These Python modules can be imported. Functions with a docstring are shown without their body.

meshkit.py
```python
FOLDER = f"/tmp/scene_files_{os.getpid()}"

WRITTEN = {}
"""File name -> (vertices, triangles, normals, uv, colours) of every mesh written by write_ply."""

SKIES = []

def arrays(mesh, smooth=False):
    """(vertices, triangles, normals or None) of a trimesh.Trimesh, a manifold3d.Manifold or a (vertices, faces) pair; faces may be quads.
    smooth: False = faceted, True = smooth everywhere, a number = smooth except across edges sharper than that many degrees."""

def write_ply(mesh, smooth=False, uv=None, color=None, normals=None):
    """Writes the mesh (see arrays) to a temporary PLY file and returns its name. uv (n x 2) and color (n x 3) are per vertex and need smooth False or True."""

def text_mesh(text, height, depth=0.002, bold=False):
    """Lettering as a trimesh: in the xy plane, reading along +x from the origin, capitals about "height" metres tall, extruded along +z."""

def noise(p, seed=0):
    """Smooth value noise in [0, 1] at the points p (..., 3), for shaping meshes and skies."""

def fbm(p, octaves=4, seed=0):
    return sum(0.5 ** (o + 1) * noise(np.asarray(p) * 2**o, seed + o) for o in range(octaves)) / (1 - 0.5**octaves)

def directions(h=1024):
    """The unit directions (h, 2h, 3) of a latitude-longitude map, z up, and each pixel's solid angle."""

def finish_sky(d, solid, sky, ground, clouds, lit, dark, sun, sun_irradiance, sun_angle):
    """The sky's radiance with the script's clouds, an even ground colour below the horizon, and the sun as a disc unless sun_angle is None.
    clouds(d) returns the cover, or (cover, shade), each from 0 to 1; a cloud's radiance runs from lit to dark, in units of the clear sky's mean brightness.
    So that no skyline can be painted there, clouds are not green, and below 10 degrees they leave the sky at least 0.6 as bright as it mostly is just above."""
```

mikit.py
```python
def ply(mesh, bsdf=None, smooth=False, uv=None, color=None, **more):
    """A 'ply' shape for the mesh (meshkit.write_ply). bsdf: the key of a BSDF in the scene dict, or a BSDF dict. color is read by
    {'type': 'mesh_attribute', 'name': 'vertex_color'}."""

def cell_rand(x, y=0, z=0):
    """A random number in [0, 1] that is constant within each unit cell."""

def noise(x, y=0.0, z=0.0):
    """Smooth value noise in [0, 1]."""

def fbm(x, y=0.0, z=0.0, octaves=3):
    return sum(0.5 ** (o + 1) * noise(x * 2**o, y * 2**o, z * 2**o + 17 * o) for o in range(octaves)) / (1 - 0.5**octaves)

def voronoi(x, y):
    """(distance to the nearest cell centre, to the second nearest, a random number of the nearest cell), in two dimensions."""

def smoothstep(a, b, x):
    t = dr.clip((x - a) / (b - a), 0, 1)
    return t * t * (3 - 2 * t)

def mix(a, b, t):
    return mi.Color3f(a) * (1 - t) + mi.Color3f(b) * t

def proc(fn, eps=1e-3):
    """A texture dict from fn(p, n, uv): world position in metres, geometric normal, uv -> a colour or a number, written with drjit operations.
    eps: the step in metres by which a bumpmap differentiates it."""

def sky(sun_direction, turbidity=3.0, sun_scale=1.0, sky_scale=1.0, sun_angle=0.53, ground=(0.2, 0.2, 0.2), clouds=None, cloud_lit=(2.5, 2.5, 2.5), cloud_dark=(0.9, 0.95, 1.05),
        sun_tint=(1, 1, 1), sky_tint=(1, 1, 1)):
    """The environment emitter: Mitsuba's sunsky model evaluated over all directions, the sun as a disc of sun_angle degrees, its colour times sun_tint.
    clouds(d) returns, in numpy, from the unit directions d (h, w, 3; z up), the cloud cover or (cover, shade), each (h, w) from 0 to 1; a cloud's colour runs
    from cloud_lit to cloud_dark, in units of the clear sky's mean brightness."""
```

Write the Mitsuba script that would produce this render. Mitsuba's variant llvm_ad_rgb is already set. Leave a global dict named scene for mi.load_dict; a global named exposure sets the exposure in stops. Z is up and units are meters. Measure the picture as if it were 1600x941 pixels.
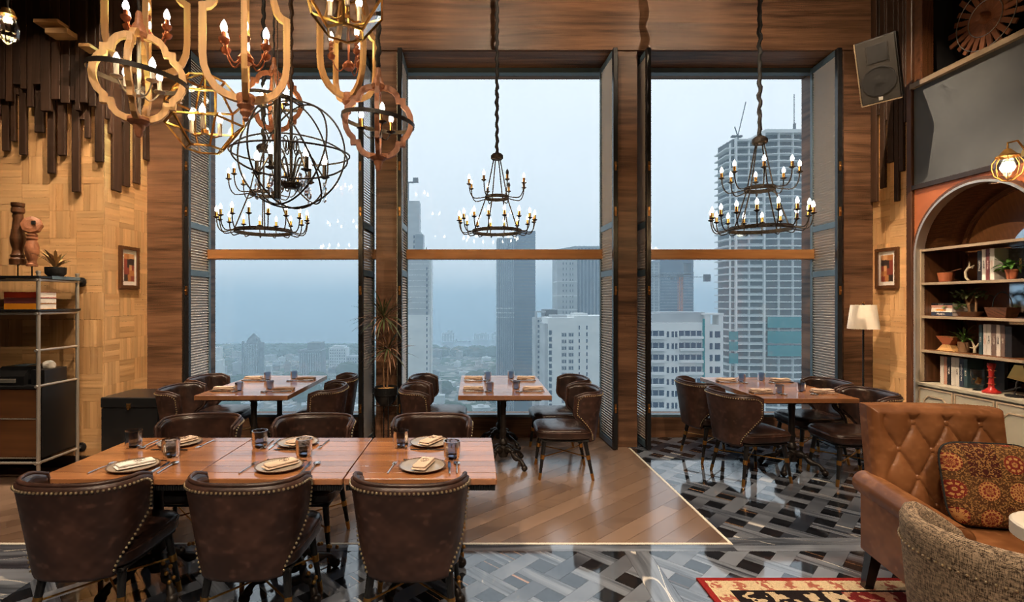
import math, random
import numpy as np, trimesh, manifold3d, shapely
import shapely.geometry as sg
import drjit as dr
import mitsuba as mi
import mikit, meshkit
from mikit import noise, fbm, voronoi, cell_rand, smoothstep, mix

scene, labels = {}, {}
R = random.Random(7)
T4 = mi.ScalarTransform4f
EYE = 1.65                      # camera height; x to the right, y away from the camera, z up
F = 800.0                       # focal length in pixels of the 1600-wide frame

# ---------------------------------------------------------------- camera, sky, lamps, exposure
exposure = 0.0
scene['camera'] = {'type': 'perspective', 'fov': 90.0, 'fov_axis': 'x', 'near_clip': 0.05, 'far_clip': 20000.0,
                   'principal_point_offset_x': (800 - 740) / 1600.0, 'principal_point_offset_y': (470.5 - 470) / 941.0,
                   'to_world': T4().look_at(origin=[0, 0, EYE], target=[0, 1, EYE], up=[0, 0, 1])}


def overcast(d):
    n = meshkit.fbm(d * np.array([2.0, 2.0, 5.0]), 4, 3)
    return np.ones(d.shape[:2]), np.clip(0.5 - 1.1 * (d[..., 2] - 0.15) + 0.5 * (n - 0.5), 0, 1)


scene['sky'] = mikit.sky((-0.8, 0.5, 0.25), turbidity=6, sun_scale=0.0, sky_scale=12.6, ground=(0.16, 0.2, 0.24), clouds=overcast,
                         cloud_lit=(1.00, 1.13, 1.23), cloud_dark=(0.76, 0.91, 1.02))
scene['sky']['sampling_weight'] = 30.0
# ceiling spotlights of the room, plus two added rear fills (the cans themselves are built further down): position, target, intensity, cone
SPOTS = [((-4.35, 3.7, 5.45), (-4.3, 5.08, 1.6), 32, 28), ((-2.5, 4.3, 5.45), (-3.66, 5.45, 2.3), 105, 26),
         ((2.9, 4.3, 5.45), (4.48, 5.55, 2.0), 62, 30), ((0.3, 3.1, 5.45), (4.6, 4.5, 1.45), 150, 15),
         ((1.4, 1.6, 5.45), (2.7, 2.7, 0.6), 36, 34), ((-1.2, 1.0, 5.45), (-1.1, 2.6, 0.6), 40, 40),
         ((0.3, 3.6, 5.45), (0.5, 5.8, 4.9), 19, 46), ((-2.2, 3.9, 5.45), (-2.0, 5.8, 4.9), 14, 46), ((2.8, 3.6, 5.45), (3.0, 5.8, 4.9), 15, 46),
         ((0.6, 3.2, 5.45), (0.4, 4.6, 0.0), 14, 40), ((3.0, 3.2, 5.45), (3.0, 4.6, 0.3), 18, 36), ((-2.0, 3.3, 5.45), (-2.0, 4.6, 0.5), 20, 38),
         ((2.2, -0.2, 5.45), (2.3, 1.9, 0.6), 30, 34), ((-1.4, -1.6, 5.45), (-1.3, 2.4, 0.5), 75, 34), ((1.2, -1.6, 5.45), (0.6, 2.9, 0.3), 50, 34)]  # last two: unseen rear spots added as fill for the chair backs
WARM = (1.0, 0.76, 0.53)
for k, (o, t, w, cone) in enumerate(SPOTS):
    scene[f'spot_light_{k:02d}'] = {'type': 'spot', 'to_world': T4().look_at(origin=list(o), target=list(t), up=[0.1, 0.2, 0.9]), 'cutoff_angle': cone, 'beam_width': cone * 0.45, 'sampling_weight': 3.0,
                                    'intensity': {'type': 'rgb', 'value': [w * c for c in WARM]}}
BULB = (62.0, 41.0, 20.0)       # radiance of the candle bulbs


# ---------------------------------------------------------------- helpers
def px(x, y, Y):
    """The point at depth Y that the photograph shows at pixel (x, y)."""
    return np.array([(x - 740) * Y / F, Y, EYE - (y - 470) * Y / F])


def pz(x, y, z):
    """The point at height z that the photograph shows at pixel (x, y)."""
    return px(x, y, (EYE - z) * F / (y - 470))


def cat(*ms):
    ms = [m for q in ms for m in (q if isinstance(q, (list, tuple)) else [q])]
    return trimesh.util.concatenate([trimesh.Trimesh(m.vertices, m.faces, process=False) for m in ms])


def hull(pts):
    m = manifold3d.Manifold.hull_points(np.asarray(pts, float)).to_mesh()
    return trimesh.Trimesh(m.vert_properties[:, :3], m.tri_verts, process=False)


def bx(x0, x1, y0, y1, z0, z1, b=0.0):
    """A box, its edges chamfered by b."""
    if b <= 0:
        m = trimesh.creation.box((x1 - x0, y1 - y0, z1 - z0))
        m.apply_translation(((x0 + x1) / 2, (y0 + y1) / 2, (z0 + z1) / 2))
        return m
    b = min(b, (x1 - x0) / 2.2, (y1 - y0) / 2.2, (z1 - z0) / 2.2)
    P = []
    for i in (0, 1):
        for j in (0, 1):
            for k in (0, 1):
                c = np.array([(x0, x1)[i], (y0, y1)[j], (z0, z1)[k]])
                s = np.array([1 - 2 * i, 1 - 2 * j, 1 - 2 * k]) * b
                P += [c + s * (1, 1, 0), c + s * (1, 0, 1), c + s * (0, 1, 1)]
    return hull(P)


def cbx(c, s, b=0.0):
    return bx(c[0] - s[0] / 2, c[0] + s[0] / 2, c[1] - s[1] / 2, c[1] + s[1] / 2, c[2] - s[2] / 2, c[2] + s[2] / 2, b)


def lathe(prof, n=20, at=(0, 0, 0)):
    prof = np.asarray(prof, float)
    k, a = len(prof), np.arange(n) * 2 * np.pi / n
    v = np.stack([prof[:, 0, None] * np.cos(a), prof[:, 0, None] * np.sin(a), np.repeat(prof[:, 1, None], n, 1)], -1).reshape(-1, 3)
    i, j = np.meshgrid(np.arange(k - 1), np.arange(n), indexing='ij')
    q = np.stack([i * n + j, i * n + (j + 1) % n, (i + 1) * n + (j + 1) % n, (i + 1) * n + j], -1).reshape(-1, 4)
    f = np.vstack([q[:, [0, 1, 2]], q[:, [0, 2, 3]]])
    m = trimesh.Trimesh(v + np.asarray(at), f, process=False)
    m.merge_vertices(); m.update_faces(m.nondegenerate_faces())
    if prof[-1][1] < prof[0][1]:
        m.invert()
    return m


def tube(path, r, n=8, closed=False, cap=True):
    p = np.asarray(path, float)
    k = len(p)
    r = np.broadcast_to(r, (k,))
    if closed:
        t = np.roll(p, -1, 0) - np.roll(p, 1, 0)
    else:
        t = np.gradient(p, axis=0)
    t /= np.linalg.norm(t, axis=1, keepdims=True) + 1e-12
    a = np.zeros_like(p)
    ref = np.array([0, 0, 1.0]) if abs(t[0, 2]) < 0.9 else np.array([1.0, 0, 0])
    for i in range(k):
        ref = ref - t[i] * (ref @ t[i])
        ref /= np.linalg.norm(ref) + 1e-12
        a[i] = ref
    b, ang = np.cross(t, a), np.arange(n) * 2 * np.pi / n
    v = (p[:, None] + r[:, None, None] * (np.cos(ang)[None, :, None] * a[:, None] + np.sin(ang)[None, :, None] * b[:, None])).reshape(-1, 3)
    kk = k if closed else k - 1
    i, j = np.meshgrid(np.arange(kk), np.arange(n), indexing='ij')
    i2 = (i + 1) % k
    q = np.stack([i * n + j, i * n + (j + 1) % n, i2 * n + (j + 1) % n, i2 * n + j], -1).reshape(-1, 4)
    f = [q[:, [0, 1, 2]], q[:, [0, 2, 3]]]
    if cap and not closed:
        c = len(v)
        v = np.vstack([v, p[0], p[-1]])
        jj = np.arange(n)
        f += [np.stack([np.full(n, c), (jj + 1) % n, jj], 1), np.stack([np.full(n, c + 1), (k - 1) * n + jj, (k - 1) * n + (jj + 1) % n], 1)]
    return trimesh.Trimesh(v, np.vstack(f), process=False)


def rod(a, b, r, n=8, r2=None):
    return tube([a, b], [r, r if r2 is None else r2], n)


def bar(a, b, w, h, up=(0, 0, 1)):
    """A square bar from a to b."""
    a, b = np.asarray(a, float), np.asarray(b, float)
    t = b - a
    L = np.linalg.norm(t); t /= L
    up = np.asarray(up, float)
    if abs(t @ up) > 0.95:
        up = np.array([0, 1.0, 0]) if abs(t[1]) < 0.9 else np.array([1.0, 0, 0])
    s = np.cross(t, up); s /= np.linalg.norm(s)
    u = np.cross(s, t)
    m = trimesh.creation.box((w, L, h))
    M = np.eye(4); M[:3, 0], M[:3, 1], M[:3, 2], M[:3, 3] = s, t, u, (a + b) / 2
    m.apply_transform(M)
    return m


def grid(P, flip=False):
    """A quad sheet from an (n, m, 3) array of points."""
    n, m = P.shape[:2]
    i, j = np.meshgrid(np.arange(n - 1), np.arange(m - 1), indexing='ij')
    q = np.stack([i * m + j, i * m + j + 1, (i + 1) * m + j + 1, (i + 1) * m + j], -1).reshape(-1, 4)
    f = np.vstack([q[:, [0, 1, 2]], q[:, [0, 2, 3]]])
    return trimesh.Trimesh(P.reshape(-1, 3), f[:, ::-1] if flip else f, process=False)


def superq(a, b, c, e1=0.35, e2=0.4, n=28, m=16):
    """A pillow-like rounded block with half sizes a, b, c."""
    th, ph = np.linspace(-np.pi, np.pi, n + 1)[:-1], np.linspace(-np.pi / 2, np.pi / 2, m)
    p = lambda x, e: np.sign(x) * np.abs(x) ** e
    P = [[(a * p(np.cos(f), e1) * p(np.cos(t), e2), b * p(np.cos(f), e1) * p(np.sin(t), e2), c * p(np.sin(f), e1)) for t in th] for f in ph]
    P = np.concatenate([np.array(P), np.array(P)[:, :1]], 1)
    s = grid(P, flip=False)
    s.merge_vertices(); s.update_faces(s.nondegenerate_faces())
    return s


def extrude(poly, h):
    polys = getattr(poly, 'geoms', [poly])
    return cat(*[trimesh.creation.extrude_polygon(g, h, engine='earcut') for g in polys])


def M_(loc=(0, 0, 0), rz=0.0, rx=0.0, ry=0.0, s=1.0):
    m = trimesh.transformations.euler_matrix(math.radians(rx), math.radians(ry), math.radians(rz), 'sxyz')
    m[:3, :3] *= s
    m[:3, 3] = loc
    return m


def tf(mesh, *a, **k):
    m = mesh.copy()
    m.apply_transform(a[0] if a and np.shape(a[0]) == (4, 4) else M_(*a, **k))
    return m


def uvs(mesh, grain, off=None, a=None):
    """uv along the grain axis (a unit vector or axis number) and across; off moves each piece to its own patch of the pattern."""
    v = np.asarray(mesh.vertices)
    g = np.eye(3)[grain] if np.isscalar(grain) else np.asarray(grain, float)
    c = v.mean(0)
    u = (v - c) @ g
    w = (v - c) - u[:, None] * g
    o = off if off is not None else (R.randrange(-400, 400), R.randrange(-400, 400))
    return np.stack([u + 10 * o[0], w.sum(1) + 10 * o[1]], 1)


used = {}


def numbered(name):
    n = used.get(name, -1) + 1
    used[name] = n
    return name if n == 0 else f'{name}_{n:03d}'


def put(key, mesh, bsdf, smooth=False, uv=None, M=None, **more):
    """One entry of the scene."""
    d = mikit.ply(mesh, bsdf, smooth, uv=uv, **more)
    if M is not None:
        d['to_world'] = T4(np.asarray(M))
    assert key not in scene, key
    scene[key] = d
    return key


def part(parent, name, mesh, bsdf, smooth=False, uv=None, M=None, label=None, kind=None):
    key = numbered(parent + '__' + name)
    put(key, mesh, bsdf, smooth, uv, M)
    e = {}
    if label: e['label'] = label
    if kind: e['kind'] = kind
    if e: labels[key] = e
    return key


def thing(name, label, cat_, group=None):
    key = numbered(name)
    labels[key] = {'label': label, 'category': cat_}
    if group: labels[key]['group'] = group
    return key


def single(name, label, cat_, mesh, bsdf, smooth=False, group=None, M=None, uv=None, kind=None):
    key = thing(name, label, cat_, group)
    if kind: labels[key]['kind'] = kind
    return put(key, mesh, bsdf, smooth, uv, M)


def struct(name, mesh, bsdf, smooth=False, uv=None):
    if mesh is not None:
        put(name, mesh, bsdf, smooth, uv)
    labels[name] = {'kind': 'structure'}
    return name


class Kit:
    """The parts of one thing, built once about its own origin and placed any number of times."""
    def __init__(self):
        self.parts, self.n = [], {}

    def add(self, name, mesh, bsdf, smooth=False, uv=None, kind=None, label=None, **more):
        n = self.n.get(name, -1) + 1
        self.n[name] = n
        nm = name if n == 0 else f'{name}_{n:03d}'
        self.parts.append((nm, mikit.ply(mesh, bsdf, smooth, uv=uv, **more), kind, label))
        return nm

    def place(self, key, M=None):
        for nm, d, kind, label in self.parts:
            scene[f'{key}__{nm}'] = {**d, 'to_world': T4(np.asarray(M))} if M is not None else dict(d)
            e = {}
            if kind: e['kind'] = kind
            if label: e['label'] = label
            if e: labels[f'{key}__{nm}'] = e


# ---------------------------------------------------------------- materials
def rgb(*c):
    return {'type': 'rgb', 'value': [float(x) for x in (c[0] if len(c) == 1 else c)]}


def srgb(*c):
    return tuple(((x / 255) / 12.92 if x <= 10 else ((x / 255 + 0.055) / 1.055) ** 2.4) for x in c)


def pbr(key, color, rough=0.5, metal=0.0, coat=0.0, spec=0.5, bump=None, bscale=0.0, **more):
    c = mikit.proc(color) if callable(color) else rgb(color)
    d = {'type': 'principled', 'base_color': c, 'roughness': mikit.proc(rough) if callable(rough) else rough, 'metallic': metal, **({} if spec is None else {'specular': spec}), **more}
    if coat: d.update(clearcoat=coat, clearcoat_gloss=0.93)
    if bump: d = {'type': 'bumpmap', 'tex': mikit.proc(bump), 'scale': bscale, 'bsdf': d}
    scene[key] = {'type': 'twosided', 'bsdf': d}


def wood_uv(c1, c2, vary=0.5, fu=2.2, fv=55.0):
    def fn(p, n, uv):
        iu, iv = dr.floor(uv.x * 0.1 + 0.5), dr.floor(uv.y * 0.1 + 0.5)
        r, r2 = cell_rand(iu, iv, 3), cell_rand(iu, iv, 8)
        u, v = uv.x - iu * 10, uv.y - iv * 10
        g = fbm(u * fu + r * 91, v * fv + 3 * noise(u * 2.0, r * 40), r * 17, 3)
        b = noise(u * 0.9 + r2 * 77, v * 7 + r * 33, 0)
        t = dr.clip(0.75 * g + 0.55 * b - 0.15, 0, 1)
        return mix(c1, c2, t) * (1 - vary / 2 + vary * r2)
    return fn


def walnut(p, n, uv):
    v = dr.select(dr.abs(n.z) > 0.5, p.y, p.z)
    u = dr.select(dr.abs(n.x) > 0.5, p.y, p.x)
    w = v * 22 + 1.6 * noise(u * 1.1, v * 3, 4)
    g = fbm(u * 1.3, w, 2, 4)
    s = fbm(u * 6, v * 160, 5, 2)
    k = noise(u * 0.8 + 9, v * 5, 1)
    t = dr.clip(1.1 * g + 0.35 * s + 0.5 * k - 0.55, 0, 1)
    return mix(srgb(56, 37, 27), srgb(132, 97, 72), t)


def leather(c1, c2, c3):
    def fn(p, n, uv):
        a = fbm(p.x * 7, p.y * 7, p.z * 7, 3)
        b = fbm(p.x * 28, p.y * 28, p.z * 28 + 7, 2)
        t = smoothstep(0.3, 0.75, 0.7 * a + 0.3 * b)
        return mix(mix(c1, c2, t), c3, smoothstep(0.62, 0.85, b) * 0.45)
    return fn


def leather_bump(p, n, uv):
    return fbm(p.x * 60, p.y * 60, p.z * 60, 2) + 0.5 * noise(p.x * 14, p.y * 14, p.z * 14)


def marble_grey(p, n, uv):
    iu, iv = dr.floor(uv.x * 0.1 + 0.5), dr.floor(uv.y * 0.1 + 0.5)
    r = cell_rand(iu, iv, 3)
    u, v = uv.x - iu * 10, uv.y - iv * 10
    w = v * 24 + 2.2 * noise(u * 2.2, v * 8, r * 60)
    s = fbm(u * 1.6 + r * 50, w, r * 23, 4)
    vein = 1 - smoothstep(0.0, 0.013, dr.abs(fbm(u * 1.5, w * 0.32, r * 71 + 5, 3) - 0.5))
    c = mix(srgb(36, 42, 53), srgb(112, 120, 132), smoothstep(0.25, 0.75, s)) * (0.84 + 0.32 * cell_rand(iu, iv, 6))
    return mix(c, srgb(206, 204, 200), vein * smoothstep(0.55, 0.8, cell_rand(iu, iv, 9)) * 0.8)


def marble_black(p, n, uv):
    iu, iv = dr.floor(uv.x * 0.1 + 0.5), dr.floor(uv.y * 0.1 + 0.5)
    r = cell_rand(iu, iv, 3)
    u, v = uv.x - iu * 10, uv.y - iv * 10
    d = dr.abs(noise(u * 9 + r * 31, v * 9, r * 11) - 0.5 + (u - v) * (r - 0.4))
    vein = (1 - smoothstep(0.0, 0.022, d)) * smoothstep(0.6, 0.7, cell_rand(iu, iv, 5))
    c = mix(srgb(10, 12, 16), srgb(28, 31, 37), fbm(u * 20, v * 20, r * 9, 2))
    return mix(c, srgb(190, 140, 100), vein)


def tweed(p, n, uv):
    a = noise((p.x + p.y) * 520, (p.x - p.y) * 380, p.z * 60)
    b = noise((p.x - p.y) * 60, (p.x + p.y) * 40, p.z * 620)
    c = fbm(p.x * 90, p.y * 90, p.z * 90, 2)
    return mix(srgb(46, 35, 29), srgb(164, 145, 124), smoothstep(0.3, 0.78, 0.4 * a + 0.42 * b + 0.25 * c))


def tapestry(p, n, uv):
    x, y = uv.x * 3.0, uv.y * 3.0
    i, j = dr.floor(x), dr.floor(y)
    u, v = x - i - 0.5, y - j - 0.5
    k = cell_rand(i, j, 4)
    r, a = dr.sqrt(u * u + v * v), dr.atan2(v, u)
    fl = noise(r * 22 + 40 * k, dr.abs(dr.sin(a * 4)) * 3, k * 9)
    orn = smoothstep(0.5, 0.62, fbm(dr.abs(u) * 26, v * 26, k * 20, 2))
    base = mix(srgb(66, 22, 20), srgb(88, 58, 34), k)
    c = mix(base, srgb(176, 132, 80), orn * 0.65)
    rose = smoothstep(0.36, 0.33, r) * smoothstep(0.45, 0.55, k)
    return mix(c * 0.8, mix(srgb(108, 26, 26), srgb(180, 132, 82), smoothstep(0.5, 0.6, fl)), rose * 0.85)


def rug_fn(p, n, uv):
    ex, ey = uv.x, uv.y                       # metres from the left edge and from the far edge
    e = dr.minimum(ex, ey)
    s = dr.select(ex < ey, ey, ex)
    red, beige, dark = mi.Color3f(srgb(142, 40, 40)), mi.Color3f(srgb(206, 186, 152)), mi.Color3f(srgb(32, 26, 28))
    k = dr.abs(s * 7 - dr.floor(s * 7) - 0.5)
    mot = smoothstep(0.16, 0.12, k + dr.abs(e - 0.085) * 4) + smoothstep(0.52, 0.6, noise(s * 60, e * 60, 3)) * smoothstep(0.35, 0.2, k)
    band = mix(beige, srgb(150, 50, 44), dr.clip(mot, 0, 1) * 0.8)
    inner = mix(dark, srgb(190, 170, 140), smoothstep(0.55, 0.62, fbm(ex * 26, ey * 26, 1, 2)))
    inner = dr.select(cell_rand(dr.floor(ex * 4), dr.floor(ey * 4), 2) > 0.55, mix(inner, red, 0.5), inner)
    c = dr.select(e < 0.035, red, dr.select(e < 0.135, band, dr.select(e < 0.15, dark, inner)))
    return c * (0.62 + 0.4 * noise(ex * 300, ey * 300, 2))


def plaster(p, n, uv):
    return mix(srgb(66, 70, 74), srgb(86, 90, 93), fbm(p.x * 2, p.y * 2, p.z * 2, 4))


def orange_leather(p, n, uv):
    return mix(srgb(136, 76, 46), srgb(178, 104, 64), fbm(p.x * 3, p.y * 3, p.z * 3, 4))


def facade(c1, c2, k=0.08):
    def fn(p, n, uv):
        return mix(c1, c2, fbm(p.x * k, p.y * k, p.z * k * 2, 3))
    return fn


def land_fn(p, n, uv):
    a = fbm(p.x * 0.02, p.y * 0.02, 0, 4)
    b = noise(p.x * 0.12, p.y * 0.12, 5)
    c = mix(srgb(66, 84, 66), srgb(112, 112, 106), smoothstep(0.4, 0.6, a))
    return mix(c, srgb(160, 156, 148), smoothstep(0.62, 0.8, b))


pbr('walnut', walnut, 0.42, spec=0.4)
pbr('parquet', wood_uv(srgb(176, 130, 84), srgb(222, 182, 132), 0.26), 0.24, spec=None, eta=1.7)
pbr('batten_dark', wood_uv(srgb(26, 17, 12), srgb(60, 41, 29), 0.7), 0.5, spec=0.3)
pbr('table_wood', wood_uv(srgb(100, 62, 38), srgb(164, 112, 72), 0.35, 1.6, 70), 0.14, coat=1.0, spec=None, eta=2.3)
pbr('plank', wood_uv(srgb(84, 66, 54), srgb(136, 114, 98), 0.16, 1.6, 40), 0.19, spec=None, eta=2.0)
pbr('lantern_wood', wood_uv(srgb(172, 128, 78), srgb(226, 182, 122), 0.3), 0.5)
pbr('rust_wood', wood_uv(srgb(106, 66, 44), srgb(168, 110, 76), 0.3), 0.5)
pbr('dark_wood', wood_uv(srgb(44, 26, 16), srgb(96, 60, 36), 0.4), 0.35)
pbr('niche_wood', wood_uv(srgb(56, 34, 20), srgb(112, 72, 42), 0.25, 1.2, 30), 0.4)
pbr('marble_grey', marble_grey, 0.06, spec=None, eta=2.2)
pbr('marble_black', marble_black, 0.05, spec=None, eta=2.2)
pbr('leather_brown', leather(srgb(42, 27, 23), srgb(66, 44, 37), srgb(82, 57, 48)), 0.42, spec=0.45, bump=leather_bump, bscale=0.0009)
pbr('leather_dark', leather(srgb(30, 20, 18), srgb(50, 33, 27), srgb(66, 44, 36)), 0.27, spec=0.55, bump=leather_bump, bscale=0.0005)
pbr('leather_tan', leather(srgb(106, 66, 38), srgb(132, 87, 54), srgb(144, 101, 68)), 0.36, spec=0.45, bump=leather_bump, bscale=0.0007)
pbr('tweed', tweed, 0.85, spec=0.2)
pbr('tapestry', tapestry, 0.85, spec=0.2)
pbr('rug_pile', rug_fn, 0.95, spec=0.1)
pbr('grey_plaster', plaster, 0.6)
pbr('orange_wall', orange_leather, 0.45)
pbr('black_metal', srgb(20, 20, 22), 0.4, spec=0.5)
pbr('iron', srgb(34, 29, 26), 0.45, metal=0.3)
pbr('black_paint', srgb(24, 25, 27), 0.3)
pbr('black_matte', srgb(20, 20, 21), 0.75)
pbr('shutter_blue', srgb(78, 98, 112), 0.35)
pbr('louver_grey', srgb(196, 190, 184), 0.5)
pbr('brass', srgb(196, 146, 86), 0.28, metal=1.0)
pbr('stud_metal', srgb(226, 206, 168), 0.3, metal=1.0)
pbr('gold_brass', srgb(212, 160, 88), 0.32, metal=1.0)
pbr('steel', srgb(206, 202, 194), 0.42, metal=0.85)
pbr('silver', srgb(214, 212, 208), 0.16, metal=1.0)
pbr('copper', srgb(146, 88, 62), 0.4, metal=0.6)
pbr('trim_white', srgb(214, 208, 196), 0.35)
pbr('dark_trim', srgb(40, 30, 24), 0.4)
pbr('taupe', srgb(150, 132, 110), 0.45)
pbr('cabinet_grey', srgb(150, 144, 128), 0.45)
pbr('transom_wood', wood_uv(srgb(136, 90, 50), srgb(178, 126, 76), 0.1), 0.35)
pbr('cloth_beige', srgb(206, 184, 164), 0.9, spec=0.1)
pbr('cloth_brown', srgb(150, 124, 106), 0.9, spec=0.1)
pbr('cloth_white', srgb(232, 228, 222), 0.9, spec=0.1)
pbr('plate_glaze', srgb(150, 140, 128), 0.15)
pbr('plate_rim', srgb(92, 70, 50), 0.3)
pbr('terracotta', srgb(150, 84, 52), 0.7)
pbr('red_paint', srgb(148, 34, 30), 0.3)
pbr('bone', srgb(222, 206, 176), 0.5)
pbr('stone_white', srgb(206, 200, 188), 0.4)
pbr('book_white', srgb(226, 220, 210), 0.6)
pbr('book_pink', srgb(208, 160, 140), 0.6)
pbr('book_black', srgb(28, 27, 30), 0.5)
pbr('book_navy', srgb(44, 52, 70), 0.5)
pbr('book_maroon', srgb(104, 52, 52), 0.5)
pbr('book_brown', srgb(104, 84, 76), 0.55)
pbr('book_red', srgb(156, 48, 28), 0.5)
pbr('book_orange', srgb(222, 142, 36), 0.5)
pbr('book_teal', srgb(46, 68, 74), 0.5)
pbr('paper', srgb(236, 232, 224), 0.8)
pbr('leaf_green', srgb(74, 116, 50), 0.45)
pbr('leaf_dark', srgb(74, 84, 52), 0.45)
pbr('leaf_bronze', srgb(128, 96, 74), 0.45)
pbr('leaf_straw', srgb(190, 150, 96), 0.5)
pbr('soil', srgb(74, 54, 40), 0.95)
pbr('bark', srgb(132, 100, 72), 0.9)
pbr('speaker_grille', srgb(36, 33, 30), 0.6)
pbr('art_red', srgb(122, 52, 40), 0.7)
pbr('art_tan', srgb(186, 138, 96), 0.7)
pbr('art_dark', srgb(46, 32, 28), 0.7)
pbr('art_ochre', srgb(160, 104, 58), 0.7)
pbr('ceiling_paint', srgb(60, 48, 40), 0.7)
pbr('wall_back_paint', srgb(104, 78, 58), 0.7)
pbr('conc_light', facade(srgb(196, 200, 200), srgb(222, 222, 218)), 0.8)
pbr('conc_mid', facade(srgb(150, 156, 160), srgb(184, 187, 188)), 0.8)
pbr('conc_dark', facade(srgb(84, 88, 94), srgb(112, 116, 120)), 0.7)
pbr('curtain_wall', facade(srgb(112, 122, 132), srgb(142, 150, 157)), 0.35)
pbr('tower_glass', facade(srgb(62, 78, 98), srgb(84, 102, 122), 0.04), 0.18)
pbr('window_dark', srgb(62, 78, 98), 0.25)
pbr('net_green', srgb(46, 128, 132), 0.8)
pbr('crane_paint', srgb(96, 102, 110), 0.6)
pbr('crane_red', srgb(190, 120, 96), 0.6)
pbr('land', land_fn, 0.95, spec=0.1)
pbr('roof_mix', facade(srgb(120, 116, 112), srgb(190, 184, 176), 0.05), 0.9)
pbr('tree_far', srgb(52, 74, 52), 0.95, spec=0.1)
scene['sea_water'] = {'type': 'dielectric', 'int_ior': 1.333}
scene['pane'] = {'type': 'thindielectric', 'int_ior': 1.5}
scene['lantern_glass'] = {'type': 'thindielectric', 'int_ior': 1.45, 'specular_transmittance': rgb(0.93, 0.93, 0.92)}
scene['crystal'] = {'type': 'dielectric', 'int_ior': 1.5}
scene['smoke_glass'] = {'type': 'dielectric', 'int_ior': 1.45, 'specular_transmittance': rgb(0.70, 0.73, 0.79)}
scene['clear_glass'] = {'type': 'dielectric', 'int_ior': 1.45, 'specular_transmittance': rgb(0.95, 0.94, 0.92)}
pbr('shade_linen', srgb(232, 222, 204), 0.8)
# ---------------------------------------------------------------- the room
YP, YG = 5.76, 6.22             # front of the pilasters, plane of the glass
XL, XR, YL = -3.67, 4.49, 5.08  # left pier, right wall, the wall that faces us on the left
CEIL = 5.6

floor = struct('floor', bx(-6.5, 5.4, -4.2, 6.4, -0.2, -0.014), 'marble_grey', uv=uvs(bx(-6.5, 5.4, -4.2, 6.4, -0.2, -0.014), 0))


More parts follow.
